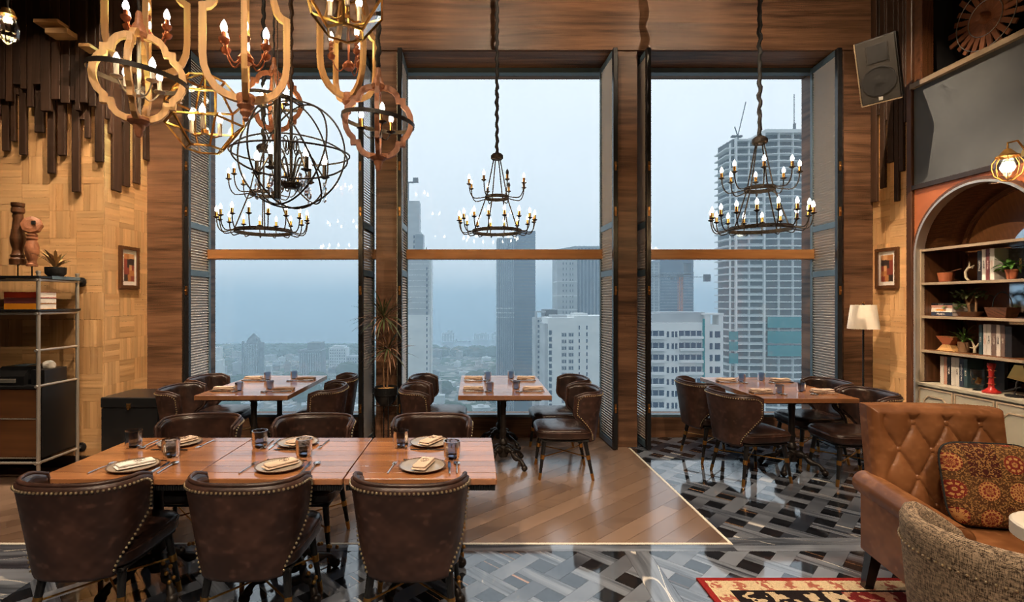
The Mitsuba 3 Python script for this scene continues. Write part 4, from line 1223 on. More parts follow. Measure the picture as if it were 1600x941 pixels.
jk = []
for i in range(3):
    a = math.radians(60 * i + 15)
    jk.append(tube([(-0.035 * math.cos(a), -0.035 * math.sin(a), 0.006), (0, 0, 0.010), (0.035 * math.cos(a), 0.035 * math.sin(a), 0.006)], [0.0062, 0.004, 0.0062], 8))
star.add('rest', cat(jk), 'silver', True)
for ti, ((cx, cy), tn) in enumerate(zip(WT, ('left', 'centre', 'right'))):
    for sx, sn in ((-1, 'left'), (1, 'right')):
        for sy, yn in ((-0.36, 'near'), (0.33, 'far')):
            g = f'{yn} {sn} setting, {tn} window table'
            y = cy + sy
            kk = roll if (ti == 0 and sx < 0) or ti > 0 else roll_b
            kk.place(thing('napkin_roll', f'folded napkin at the {g}', 'napkin', 'folded napkins on the window tables'), M_((cx + sx * 0.30, y, TOP), R.uniform(-6, 6)))
            put_tumbler(cx + sx * 0.135, y + 0.02 * sy + (0.07 if sx > 0 else -0.02), TOP, f'smoky tumbler at the {g}', 'tumblers on the window tables', 0.95)
            star.place(thing('cutlery_rest', f'small silver star-shaped rest at the {g}', 'cutlery rest', 'cutlery rests on the window tables'), M_((cx + sx * 0.15, y - 0.11, TOP), 20))
            for dx, nm in ((-0.028, 'fork'), (0.0, 'knife')):
                k = thing(nm, f'silver {nm} lying before the napkin of the {g}', nm, f'{nm}s on the window tables')
                scene[k] = {**CUT[nm], 'to_world': T4(M_((cx + sx * 0.30 + sx * dx * 0.6, y - 0.075 + dx, TOP), 90 * sx))}
# ---------------------------------------------------------------- hanging lamps
BULB_EM = {'type': 'area', 'sampling_weight': 0.2, 'radiance': {'type': 'rgb', 'value': list(BULB)}}
pbr('bulb_glass', srgb(240, 220, 190), 0.3)


def bulb_mesh(s=1.0):
    return lathe(np.array([(0, -0.002), (0.009, 0.0), (0.0145, 0.013), (0.0155, 0.021), (0.011, 0.037), (0.004, 0.05), (0, 0.056)]) * s, 10)


def cup(r=0.026, drop=0.012):
    return lathe([(0, -drop), (0.008, -drop), (r * 0.75, -drop * 0.35), (r, 0.0), (r * 0.97, 0.002), (0.012, -0.002), (0, -0.002)], 14)


def candle(kit, at, holder, sleeve='brass', h=0.05, r=0.0115, dark=False, lit=True, bs=1.0):
    """Sleeve and flame bulb as sub-parts of an arm."""
    at = np.asarray(at, float)
    kit.add(holder + '__candle_sleeve', lathe([(0, 0), (r, 0), (r, h), (0, h)], 12, at), sleeve, 35)
    b = bulb_mesh(bs); b.apply_translation(at + (0, 0, h))
    if lit: kit.add(holder + '__bulb', b, 'bulb_glass', True, emitter=BULB_EM)
    else: kit.add(holder + '__bulb', b, 'black_metal', True)


def cord(kit, x, y, z0, z1, r=0.014, wav=0.006, seed=0, mat='black_matte'):
    q = random.Random(seed)
    n = int((z1 - z0) / 0.03) + 2
    P = np.array([(x + wav * math.sin(i * 1.7 + seed), y + wav * math.cos(i * 1.3 + seed), z0 + (z1 - z0) * i / (n - 1)) for i in range(n)])
    P[0, :2] = P[-1, :2] = (x, y)
    kit.add('cord', tube(P, [r * (0.8 + 0.4 * q.random()) for _ in range(n)], 8), mat, True)
    kit.add('ceiling_rose', lathe([(0, z1 - 0.05), (0.03, z1 - 0.045), (0.065, z1 - 0.012), (0.065, z1), (0, z1)], 18, (x, y, 0)), 'black_metal', 40)


def band_ring(r, h, t, n=40, z=0.0):
    return lathe([(r, z - h / 2), (r, z + h / 2), (r - t, z + h / 2), (r - t, z - h / 2), (r, z - h / 2)], n)


def two_tier(seed, unlit=()):
    """Iron chandelier: two rings of candles hung from a crown."""
    k = Kit()
    k.add('crown', cat(lathe([(0, -0.03), (0.05, -0.03), (0.062, -0.018), (0.062, 0.012), (0.045, 0.03), (0.012, 0.045), (0, 0.045)], 18, (0, 0, 0.76))), 'iron', 40)
    k.add('lower_ring', band_ring(0.25, 0.032, 0.012), 'iron', 35)
    k.add('upper_ring', band_ring(0.122, 0.032, 0.010, 32, 0.345), 'iron', 35)
    for a in (20, 110, 200, 290):
        c, s = math.cos(math.radians(a)), math.sin(math.radians(a))
        k.add('hanger_rod', tube([(0.035 * c, 0.035 * s, 0.74), (0.118 * c, 0.118 * s, 0.35), (0.244 * c, 0.244 * s, 0.012)], 0.0055, 7), 'iron', True)
    n = 0
    for N, r0, r1, zr, off in ((16, 0.246, 0.385, 0.0, 5), (8, 0.118, 0.295, 0.345, 14)):
        for i in range(N):
            a = math.radians(off + 360 * i / N)
            dr_ = (r1 - r0)
            lift = 0.105 if N == 16 else 0.12
            t = np.linspace(0, 1, 9)
            rr_ = r0 + dr_ * np.minimum(1, np.sin(t * np.pi / 2) * 1.0)
            zz = zr - 0.02 * np.sin(t * np.pi) + lift * np.clip((t - 0.45) / 0.55, 0, 1) ** 1.6
            P = np.stack([rr_ * math.cos(a), rr_ * math.sin(a), zz], 1)
            top = P[-1]
            cp = cup(); cp.apply_translation(top)
            nm = k.add('arm', cat(tube(P, 0.0048, 7), cp), 'iron', 35)
            candle(k, top, nm, 'brass' if True else 'iron', 0.046, 0.0115, lit=n not in unlit)
            n += 1
    return k


for (cx, cy, cz, lab, unlit, rz) in (((412 - 740) * 4.67 / F, 4.67, EYE - (362 - 470) * 4.67 / F, 'two-tier black iron candle chandelier above the left window table', (), 0),
                                     ((776.5 - 740) * 5.2 / F, 5.2, EYE - (362 - 470) * 5.2 / F, 'two-tier black iron candle chandelier before the centre window', (17, 22), 3),
                                     ((1187 - 740) * 4.41 / F, 4.41, EYE - (358 - 470) * 4.41 / F, 'two-tier black iron candle chandelier before the unfinished tower', (), 8)):
    key = thing('ring_chandelier', lab, 'chandelier', 'two-tier ring chandeliers')
    k = two_tier(1, unlit)
    k.place(key, M_((cx, cy, cz), rz))
    kc = Kit(); cord(kc, cx, cy, cz + 0.80, CEIL, 0.017, 0.007, int(cx * 10) + 5)
    kc.place(key)


def rib(poly_line, w, th, ang, kit, mat, name='rib', seedv=0, off=0.0):
    """A flat board bent along a line in the (r, z) plane, standing at the angle ang round the axis."""
    P = sg.LineString(poly_line).buffer(w / 2, cap_style=2, join_style=2, mitre_limit=3)
    m = extrude(P, th)
    m.apply_translation((0, 0, -th / 2))
    B = np.eye(4); B[:3, 0], B[:3, 1], B[:3, 2] = (1, 0, 0), (0, 0, 1), (0, -1, 0)
    m.apply_transform(B)
    m.apply_transform(M_((0, 0, 0), ang))
    kit.add(name, m, mat, uv=uvs(m, 2))


def ogee(r, z, zs=1.0):
    return [(a * r, b * z) for a, b in zs]


def orb(nc=4, mat='lantern_wood', ring=True, rot=20):
    """Quatrefoil wooden orb with a metal belt, about 0.26 in radius."""
    k = Kit()
    up = [(0.03, 0.262), (0.075, 0.258), (0.115, 0.238), (0.142, 0.205), (0.152, 0.165), (0.188, 0.165), (0.19, 0.128), (0.22, 0.1), (0.242, 0.055), (0.25, 0.0)]
    prof = up + [(r, -z * 1.02) for r, z in up[-2::-1]]
    for a in (0, 90, 180, 270):
        rib(prof, 0.04, 0.032, a + rot, k, mat)
    if ring:
        m = band_ring(0.279, 0.03, 0.004, 48)
        m.apply_transform(M_((0, 0, 0.0), 0, ry=7, rx=3))
        k.add('belt', m, 'iron', 35)
    k.add('top_finial', lathe([(0, 0.25), (0.05, 0.25), (0.055, 0.275), (0.04, 0.30), (0.035, 0.33), (0.024, 0.345), (0.02, 0.4), (0.012, 0.42), (0, 0.425)], 18), mat if mat != 'lantern_wood' else 'rust_wood', 40)
    k.add('bottom_finial', lathe([(0, -0.262), (0.062, -0.262), (0.066, -0.28), (0.05, -0.298), (0.036, -0.305), (0.034, -0.32), (0.022, -0.345), (0.024, -0.36), (0.012, -0.38), (0, -0.384)], 18), 'rust_wood', 40)
    k.add('stem', lathe([(0.0, -0.26), (0.011, -0.26), (0.011, -0.13), (0.03, -0.12), (0.03, -0.09), (0.012, -0.08), (0.012, 0.25), (0, 0.25)], 14), 'steel', 40)
    for i in range(nc):
        a = math.radians(360 * i / nc + rot + 45)
        t = np.linspace(0, 1, 10)
        r, z = 0.02 + 0.115 * t, -0.10 - 0.035 * np.sin(t * np.pi) + 0.055 * t ** 2
        P = np.stack([r * math.cos(a), r * math.sin(a), z], 1)
        cp = cup(0.036, 0.014); cp.apply_translation(P[-1])
        nm = k.add('arm', cat(tube(P, 0.005, 7), cp), 'steel' if mat == 'lantern_wood' else 'iron', 35)
        candle(k, P[-1], nm, 'trim_white' if mat == 'lantern_wood' else 'brass', 0.075, 0.0135, bs=1.35)
    return k


def bent(nc=6, rot=18, hw=0.23, spiral=False, n_rib=4):
    """Tall lantern of steam-bent wooden ribs that meet in a turned drop."""
    k = Kit()
    prof = [(0.07, 0.72), (0.125, 0.66), (0.15, 0.58), (0.158, 0.5), (0.175, 0.44), (0.198, 0.412), (hw, 0.40), (hw, 0.13), (hw * 0.97, 0.06), (hw * 0.87, -0.005), (hw * 0.7, -0.06), (hw * 0.48, -0.093), (hw * 0.25, -0.108), (0.02, -0.112)]
    for i in range(n_rib):
        rib(prof, 0.04, 0.032, rot + 360 * i / n_rib, k, 'lantern_wood')
    k.add('crown_ring', lathe([(0.085, 0.70), (0.09, 0.745), (0.02, 0.76), (0, 0.76), (0, 0.70), (0.085, 0.70)], 20), 'rust_wood', 40)
    k.add('drop_finial', lathe([(0, -0.085), (0.05, -0.085), (0.056, -0.11), (0.046, -0.135), (0.05, -0.15), (0.03, -0.175), (0.034, -0.19), (0.016, -0.215), (0.018, -0.228), (0.006, -0.242), (0, -0.244)], 18), 'rust_wood', 40)
    k.add('stem', lathe([(0, 0.105), (0.035, 0.105), (0.05, 0.13), (0.03, 0.16), (0.009, 0.17), (0.009, 0.71), (0, 0.71)], 14), 'copper', 40)
    for i in range(nc):
        a = math.radians(360 * i / nc + rot + 30)
        t = np.linspace(0, 1, 10)
        r, z = 0.03 + 0.1 * t, 0.13 - 0.055 * np.sin(t * np.pi) + 0.06 * t ** 2
        P = np.stack([r * math.cos(a), r * math.sin(a), z], 1)
        cp = lathe([(0, -0.02), (0.012, -0.02), (0.026, -0.008), (0.031, 0.012), (0.024, 0.014), (0.014, 0.0), (0, 0.0)], 12, P[-1])
        nm = k.add('arm', cat(tube(P, 0.005, 7), cp), 'copper', 35)
        if spiral:
            tt = np.linspace(0, 1, 26)
            sp = np.stack([P[-1, 0] + 0.007 * np.cos(tt * 19), P[-1, 1] + 0.007 * np.sin(tt * 19), P[-1, 2] + 0.11 * tt], 1)
            k.add(nm + '__twisted_stick', tube(sp, 0.0125, 8), 'rust_wood', True)
            candle(k, P[-1] + (0, 0, 0.11), nm, 'copper', 0.012, 0.012, bs=1.35)
        else:
            candle(k, P[-1], nm, 'copper', 0.05, 0.0125, bs=1.35)
    return k


def poly_lantern(nc=3, rot=10, scale=1.0):
    """Six-sided brass and glass lantern, wide at the middle."""
    k = Kit()
    rings = [(0.22, 0.12), (0.085, 0.235), (-0.06, 0.235), (-0.22, 0.11)]
    V = [[np.array([r * math.cos(math.radians(rot + 60 * i)), r * math.sin(math.radians(rot + 60 * i)), z]) for i in range(6)] for z, r in rings]
    for j in range(4):
        for i in range(6):
            k.add('edge', bar(V[j][i], V[j][(i + 1) % 6], 0.011, 0.011), 'gold_brass')
            if j < 3:
                k.add('edge', bar(V[j][i], V[j + 1][i], 0.011, 0.011), 'gold_brass')
                q = [V[j][i], V[j][(i + 1) % 6], V[j + 1][(i + 1) % 6], V[j + 1][i]]
                k.add('pane', trimesh.Trimesh(q, [(0, 2, 1), (0, 3, 2)], process=False), 'lantern_glass')
    k.add('bottom_plate', trimesh.Trimesh([*V[3], (0, 0, -0.22)], [(6, (i + 1) % 6, i) for i in range(6)], process=False), 'lantern_glass')
    k.add('stem', lathe([(0, -0.12), (0.022, -0.12), (0.022, -0.1), (0.008, -0.09), (0.008, 0.3), (0, 0.3)], 12), 'gold_brass', 40)
    for i in range(6):
        k.add('top_strut', bar(V[0][i], (0, 0, 0.27), 0.008, 0.008), 'gold_brass')
    for i in range(nc):
        a = math.radians(360 * i / nc + 50)
        t = np.linspace(0, 1, 8)
        P = np.stack([(0.01 + 0.085 * t) * math.cos(a), (0.01 + 0.085 * t) * math.sin(a), -0.11 - 0.02 * np.sin(t * np.pi)], 1)
        nm = k.add('arm', tube(P, 0.005, 7), 'gold_brass', True)
        candle(k, P[-1] + (0, 0, -0.004), nm, 'trim_white', 0.085, 0.0135, bs=1.35)
    return k


def hang(kit, name, lab, cat_, grp, pos, top, rz=0, s=1.0, cr=0.008, mat='black_matte', wav=0.003):
    key = thing(name, lab, cat_, grp)
    kit.place(key, M_(pos, rz, s=s))
    kc = Kit(); cord(kc, pos[0], pos[1], pos[2] + top * s, CEIL, cr, wav, int(abs(pos[0]) * 100), mat)
    kc.place(key)
    return key


hang(orb(4), 'orb_lantern', 'pale wooden quatrefoil orb lantern with a tilted metal belt, at the left', 'pendant lamp', 'wooden orb lanterns', px(217, 121, 2.8), 0.42, s=0.86)
hang(bent(6, 30), 'bent_wood_lantern', 'bent-wood candle lantern behind the left orb lantern', 'pendant lamp', 'bent-wood lanterns', px(230, 88, 3.55), 0.75, s=1.05)
hang(bent(6, 22), 'bent_wood_lantern', 'large bent-wood candle lantern with a turned drop, middle of the lamp cluster', 'pendant lamp', 'bent-wood lanterns', px(384, 127, 3.0), 0.75, s=0.98)
hang(poly_lantern(3, 12), 'glass_lantern', 'brass and glass polyhedral lantern below the middle bent-wood lantern', 'pendant lamp', 'polyhedral glass lanterns', px(320, 180, 3.3), 0.29)
hang(orb(4, 'rust_wood', True, 30), 'orb_lantern', 'reddish wooden orb lantern half hidden behind the large bent-wood lantern', 'pendant lamp', 'wooden orb lanterns', px(428, 158, 4.25), 0.42, s=0.86)
hang(bent(3, 40, spiral=True), 'bent_wood_lantern', 'bent-wood lantern with twisted candle sticks, right of the cluster', 'pendant lamp', 'bent-wood lanterns', px(545, 130, 3.6), 0.75, s=0.92)
hang(poly_lantern(3, 40), 'glass_lantern', 'brass and glass polyhedral lantern hanging highest, above the twisted-stick lantern', 'pendant lamp', 'polyhedral glass lanterns', px(540, -8, 2.75), 0.29, s=0.94)
hang(orb(3, 'rust_wood', True, 8), 'orb_lantern', 'reddish wooden orb lantern on a thick dark cord, rightmost of the cluster', 'pendant lamp', 'wooden orb lanterns', px(591, 190, 3.15), 0.42, s=0.80, cr=0.015, wav=0.005)

# wire sphere with crystals
k = Kit()
RS = 0.37
t = np.linspace(0, 2 * np.pi, 73)[:-1]
circ = np.stack([RS * np.cos(t), RS * np.sin(t), 0 * t], 1)
for rz, rx, sc in ((0, 90, 1), (65, 90, 1), (0, 4, 1.06), (20, 38, 1.02), (120, 60, 1.0), (-35, 78, 0.98)):
    m = tube(circ * sc, 0.0058, 7, closed=True)
    m.apply_transform(M_((0, 0, 0), 0, rx=rx)); m.apply_transform(M_((0, 0, 0), rz))
    k.add('hoop', m, 'black_metal', True)
k.add('stem', tube([(0, 0, -0.2), (0, 0, 0.43)], 0.011, 10), 'black_metal', True)
k.add('dish', lathe([(0, -0.24), (0.05, -0.235), (0.075, -0.21), (0.075, -0.2), (0, -0.195)], 20), 'black_metal', 40)
dp = trimesh.creation.icosphere(0, 1.0)
for i in range(6):
    a = math.radians(60 * i + 15)
    tt = np.linspace(0, 1, 14)
    r = 0.02 + 0.2 * tt
    z = -0.19 + 0.13 * np.sin(tt * np.pi * 1.35) + 0.16 * tt
    P = np.stack([r * math.cos(a), r * math.sin(a), z], 1)
    sc = np.stack([(0.06 + 0.03 * np.cos(t[::3])) * math.cos(a), (0.06 + 0.03 * np.cos(t[::3])) * math.sin(a), 0.06 + 0.05 * np.sin(t[::3])], 1)
    cp = cup(0.036, 0.014); cp.apply_translation(P[-1])
    nm = k.add('arm', cat(tube(P, 0.0055, 7), cp, tube(sc, 0.004, 6, closed=True)), 'black_metal', 35)
    candle(k, P[-1], nm, 'iron', 0.085, 0.0135, bs=1.35)
    for q, (dr_, dz, w) in enumerate(((0.0, -0.05, 0.014), (0.0, -0.095, 0.019), (0.0, -0.155, 0.015), (-0.09, -0.03, 0.016), (-0.16, -0.08, 0.016))):
        c = P[-1] + np.array([dr_ * math.cos(a), dr_ * math.sin(a), dz])
        m = trimesh.Trimesh(dp.vertices * np.array([w, w, w * (1.0 if q < 1 else 1.9)]) + c, dp.faces, process=False)
        k.add('crystal_drop', m, 'crystal')
hang(k, 'crystal_chandelier', 'black wire-sphere chandelier with candles and crystal drops before the left window', 'chandelier', None, px(455, 241, 3.85), 0.43, s=1.09, cr=0.014, mat='batten_dark', wav=0.005)
k = thing('tube_pendant', 'slim black tube pendant hanging beside the wire-sphere chandelier', 'pendant lamp')
p, q = px(433.5, 311, 3.3), px(433.5, 142, 3.3)
part(k, 'tube', lathe([(0, 0), (0.02, 0), (0.022, 0.003), (0.022, q[2] - p[2]), (0, q[2] - p[2] + 0.004)], 14, p), 'black_paint', 40)
part(k, 'cord', rod(q, (q[0], q[1], CEIL), 0.003), 'black_matte')
# crystal pendant cut by the left edge
k = Kit()
k.add('cap', lathe([(0, 0.1), (0.03, 0.1), (0.045, 0.06), (0.0, 0.055)], 16), 'gold_brass', 40)
k.add('glass_drop', lathe([(0, 0.055), (0.035, 0.05), (0.06, -0.02), (0.055, -0.07), (0.0, -0.12)], 12), 'crystal')
b = bulb_mesh(); k.add('bulb', b, 'bulb_glass', True, emitter=BULB_EM)
hang(k, 'glass_pendant', 'small glass pendant at the upper left corner', 'pendant lamp', None, px(12, 40, 3.2), 0.1)
# lantern on the right wall
k = Kit()
k.add('hook', tube([(0.16, 0, 0.12), (0.08, 0, 0.22), (0.0, 0, 0.2), (0, 0, 0.15)], 0.007, 8), 'gold_brass', True)
k.add('wall_plate', lathe([(0, 0), (0.05, 0), (0.05, 0.012), (0, 0.014)], 18), 'gold_brass', 40)
nm, d, a, b_ = k.parts[-1]; k.parts.pop(); k.n.pop('wall_plate')
m = lathe([(0, 0), (0.05, 0), (0.05, 0.012), (0, 0.014)], 18); m.apply_transform(M_((0.172, 0, 0.12), 0, ry=-90)); k.add('wall_plate', m, 'gold_brass', 40)
k.add('cap', lathe([(0, 0.155), (0.02, 0.15), (0.05, 0.11), (0.075, 0.095), (0.075, 0.085), (0, 0.085)], 20), 'gold_brass', 40)
k.add('glass_globe', lathe([(0.06, 0.085), (0.088, 0.04), (0.09, 0.0), (0.075, -0.06), (0.03, -0.1), (0.0, -0.105)], 24), 'lantern_glass', True)
for i in range(8):
    a = math.pi / 4 * i
    k.add('wire', tube([(r * math.cos(a), r * math.sin(a), z) for r, z in ((0.064, 0.085), (0.092, 0.04), (0.094, 0.0), (0.079, -0.06), (0.033, -0.104), (0.0, -0.112))], 0.003, 6), 'gold_brass', True)
k.add('bulb', lathe(np.array([(0, -0.04), (0.035, -0.03), (0.05, 0.0), (0.035, 0.035), (0.0, 0.055)]), 12), 'bulb_glass', True, emitter={'type': 'area', 'sampling_weight': 1.0, 'radiance': {'type': 'rgb', 'value': [40, 29, 17]}})
p = px(1577, 262, 4.14)
k.place(thing('wall_lantern', 'glowing caged glass lantern on the orange wall above the bookcase', 'wall lamp'), M_((XR - 0.172, p[1], p[2] - 0.0)))
# ---------------------------------------------------------------- left: trunk, shelf unit, framed picture
k = thing('trunk', 'black storage trunk with a small brass clasp against the parquet pier', 'trunk')
part(k, 'body', bx(-3.64, -3.085, 5.0, 5.5, 0.0, 0.60, 0.006), 'black_paint')
part(k, 'lid', bx(-3.645, -3.08, 4.995, 5.505, 0.603, 0.705, 0.008), 'black_paint')
part(k, 'clasp', cat(bx(-3.385, -3.345, 4.985, 4.995, 0.60, 0.645, 0.003), bx(-3.375, -3.355, 4.98, 4.992, 0.585, 0.62, 0.003)), 'brass')

YF, YB, XP = 4.57, 5.02, -3.885
k = thing('shelf_unit', 'steel pipe shelf unit with black shelves against the parquet wall', 'shelf')
for n, (x, y) in enumerate(((XP, YF), (XP, YB), (-5.35, YF), (-5.35, YB))):
    c = part(k, 'post', rod((x, y, 0), (x, y, 1.90), 0.016, 12), 'steel', 40)
    part(c, 'end_cap', lathe([(0, 1.9), (0.019, 1.9), (0.019, 1.915), (0, 1.92)], 12, (x, y, 0)), 'steel', 40)
for z in (1.835, 1.535, 1.205, 0.885, 0.20):
    part(k, 'side_rail', tube([(XP, YF - 0.03, z), (XP, YB + (0.045 if z > 1.8 or z < 0.3 else 0.015), z)], 0.0125, 10), 'steel', 40)
    if z > 1.5 or z < 0.3:
        part(k, 'front_rail', tube([(-5.35, YF, z), (XP + 0.02, YF, z)], 0.0125, 10), 'steel', 40)
for z in (1.835, 0.20):
    m = lathe([(0, 0), (0.045, 0), (0.045, 0.014), (0.022, 0.02), (0.02, 0.035), (0, 0.035)], 18); m.apply_transform(M_((XP, YL, z), 0, rx=90))
    part(k, 'wall_flange', m, 'black_metal', 40)
for z in (1.85, 1.55):
    part(k, 'shelf_board', bx(-5.4, XP + 0.02, YF - 0.02, YB + 0.02, z, z + 0.022, 0.003), 'black_paint')
part(k, 'shelf_edge', bx(XP + 0.018, XP + 0.03, YF + 0.12, YB + 0.0, 1.845, 1.878, 0.003), 'shutter_blue')
part(k, 'side_panel', bx(XP - 0.008, XP + 0.008, YF + 0.03, YB - 0.03, 0.24, 0.872, 0.002), 'black_paint')
part(k, 'cabinet_top', bx(-5.35, XP - 0.015, YF - 0.0, YB, 0.86, 0.885, 0.003), 'black_paint')
for z0, z1 in ((0.60, 0.852), (0.25, 0.585)):
    for x0, x1 in ((-4.62, XP - 0.02), (-5.33, -4.63)):
        m = bx(x0, x1, YF + 0.005, YF + 0.03, z0, z1, 0.003)
        c = part(k, 'drawer_front', m, 'niche_wood', uv=uvs(m, 0))
        part(c, 'edge_strip', bx(x0, x1, YF, YF + 0.025, z0 - 0.012, z0 - 0.004, 0.001), 'steel')
part(k, 'carcass', bx(-5.34, XP - 0.02, YF + 0.032, YB, 0.22, 0.858), 'black_matte')

zt = 1.8725


def baluster(x, y, zb, h, s, mat, head):
    if head:
        p = [(0, 0), (0.05, 0), (0.052, 0.02), (0.04, 0.03), (0.038, 0.06), (0.043, 0.07), (0.06, 0.14), (0.062, 0.2), (0.045, 0.26), (0.04, 0.275), (0.05, 0.285), (0.05, 0.30), (0.04, 0.31), (0.05, 0.32), (0.05, 0.335), (0.03, 0.345), (0, 0.35)]
    else:
        p = [(0, 0), (0.06, 0), (0.062, 0.05), (0.05, 0.065), (0.055, 0.085), (0.045, 0.1), (0.04, 0.14), (0.055, 0.2), (0.058, 0.24), (0.045, 0.32), (0.036, 0.42), (0.042, 0.44), (0.036, 0.46), (0.05, 0.475), (0.05, 0.51), (0.042, 0.52), (0.05, 0.53), (0.05, 0.56), (0, 0.562)]
    return lathe(np.array(p) * s, 22, (x, y, zb))


p = px(28, 436, 4.78)
k = thing('carved_baluster', 'tall dark turned wooden baluster on a metal stand, top shelf at the left edge', 'ornament', 'turned wooden ornaments')
part(k, 'turned_post', baluster(p[0], p[1], 1.985, 0, 1.03, 'dark_wood', False), 'dark_wood', 40)
part(k, 'stand', cat(rod((p[0], p[1], zt), (p[0], p[1], 1.985), 0.005), bx(p[0] - 0.05, p[0] + 0.05, p[1] - 0.05, p[1] + 0.05, zt, zt + 0.008)), 'iron')
p = px(50, 436, 4.78)
k = thing('carved_baluster', 'lighter turned wooden post with a pierced disc head, beside the tall baluster', 'ornament', 'turned wooden ornaments')
part(k, 'turned_post', baluster(p[0], p[1], 1.97, 0, 0.9, 'lantern_wood', True), 'rust_wood', 40)
m = lathe([(0, -0.035), (0.05, -0.035), (0.082, -0.025), (0.088, 0.0), (0.082, 0.025), (0.05, 0.035), (0, 0.035)], 8); m.apply_transform(M_((p[0], p[1], 1.97 + 0.385), 20, rx=75))
part(k, 'disc_head', m, 'rust_wood')
for dx, dz in ((-0.035, 0.0), (0.04, 0.02)):
    part(k, 'square_hole', cbx((p[0] + dx, p[1] - 0.032, 2.355 + dz), (0.03, 0.012, 0.03)), 'black_matte', label='dark square socket')
part(k, 'stand', cat(rod((p[0], p[1], zt), (p[0], p[1], 1.97), 0.005), bx(p[0] - 0.05, p[0] + 0.05, p[1] - 0.05, p[1] + 0.05, zt, zt + 0.008)), 'iron')


def leaf(L, w, bend, n=7, tip=0.0):
    """A strap leaf along +x that droops."""
    t = np.linspace(0, 1, n)
    ww = w * np.sin(np.pi * np.clip(t * 0.93 + 0.07, 0, 1)) ** 0.8 + 0.0006
    x, z = L * np.sin(t * bend) / max(bend, 1e-3) if bend > 0.01 else L * t, -L * (1 - np.cos(t * bend)) / max(bend, 1e-3)
    P = np.stack([np.stack([x, -ww / 2, z + 0.12 * ww], 1), np.stack([x, 0 * t, z], 1), np.stack([x, ww / 2, z + 0.12 * ww], 1)], 1)
    g = grid(P)
    g2 = grid(P - np.array([0, 0, 0.0012]), True)
    return cat(g, g2)


def place_leaf(m, at, az, el):
    return tf(m, M_(at, az) @ M_((0, 0, 0), 0, ry=-el))


q = random.Random(3)
p = px(87, 436, 4.8)
k = thing('potted_plant', 'dry straw-coloured plant in a dark bowl on top of the shelf unit', 'plant')
part(k, 'bowl', lathe([(0, 0), (0.055, 0), (0.08, 0.03), (0.085, 0.09), (0.08, 0.09), (0.072, 0.075), (0, 0.07)], 24, (p[0], p[1], zt)), 'black_matte', 40)
for i in range(22):
    part(k, 'leaf', place_leaf(leaf(0.13 + 0.12 * q.random(), 0.022 + 0.012 * q.random(), 0.5 + 0.7 * q.random()), (p[0], p[1], zt + 0.075), q.uniform(0, 360), q.uniform(48, 82)), q.choice(['leaf_straw', 'leaf_straw', 'leaf_bronze', 'leaf_dark']), True)
    if i % 4 == 0:
        part(k, 'stalk', rod((p[0], p[1], zt + 0.07), (p[0] + q.uniform(-0.03, 0.03), p[1] + q.uniform(-0.03, 0.03), zt + 0.2), 0.008, 6, 0.004), 'leaf_straw')


def book(key_label, x0, x1, y0, y1, z0, z1, mat, grp, spine='y-', text=None, tcol='book_white', th=0.02, cat_='book'):
    """Covers, page block and a lettered spine. spine names the side that shows: x- faces -x, y- faces -y."""
    k = thing('book', key_label, cat_, grp)
    dx, dy, dz = x1 - x0, y1 - y0, z1 - z0
    ax = int(np.argmin([dx if spine != 'x-' else 9, dy if spine != 'y-' else 9, dz]))
    lo, hi = np.array([x0, y0, z0]), np.array([x1, y1, z1])
    c = 0.003
    a, b = lo.copy(), hi.copy(); b[ax] = lo[ax] + c
    e, f = lo.copy(), hi.copy(); e[ax] = hi[ax] - c
    s0, s1 = lo.copy(), hi.copy()
    i = 0 if spine == 'x-' else 1
    s1[i] = lo[i] + c
    part(k, 'cover', cat(bx(a[0], b[0], a[1], b[1], a[2], b[2]), bx(e[0], f[0], e[1], f[1], e[2], f[2]), bx(s0[0], s1[0], s0[1], s1[1], s0[2], s1[2])), mat)
    g, h = lo + 0.004, hi - 0.004
    g[ax], h[ax] = lo[ax] + c, hi[ax] - c
    part(k, 'pages', bx(g[0], h[0], g[1], h[1], g[2], h[2]), 'paper')
    if text:
        m = meshkit.text_mesh(text, th, 0.0012, True)
        m.apply_translation(-np.array([m.bounds[:, 0].mean(), m.bounds[:, 1].mean(), 0]))
        A = np.eye(4)
        if spine == 'x-':     # read from -x: right is -y
            if dz < dy: A[:3, 0], A[:3, 1] = (0, -1, 0), (0, 0, 1)
            else: A[:3, 0], A[:3, 1] = (0, 0, -1), (0, -1, 0)
            A[:3, 2] = (-1, 0, 0); A[:3, 3] = (x0, (y0 + y1) / 2, (z0 + z1) / 2)
        else:
            A[:3, 0], A[:3, 1], A[:3, 2] = (1, 0, 0), (0, 0, 1), (0, -1, 0); A[:3, 3] = ((x0 + x1) / 2, y0, (z0 + z1) / 2)
        m.apply_transform(A)
        part(k, 'spine_lettering', m, tcol)
    return k


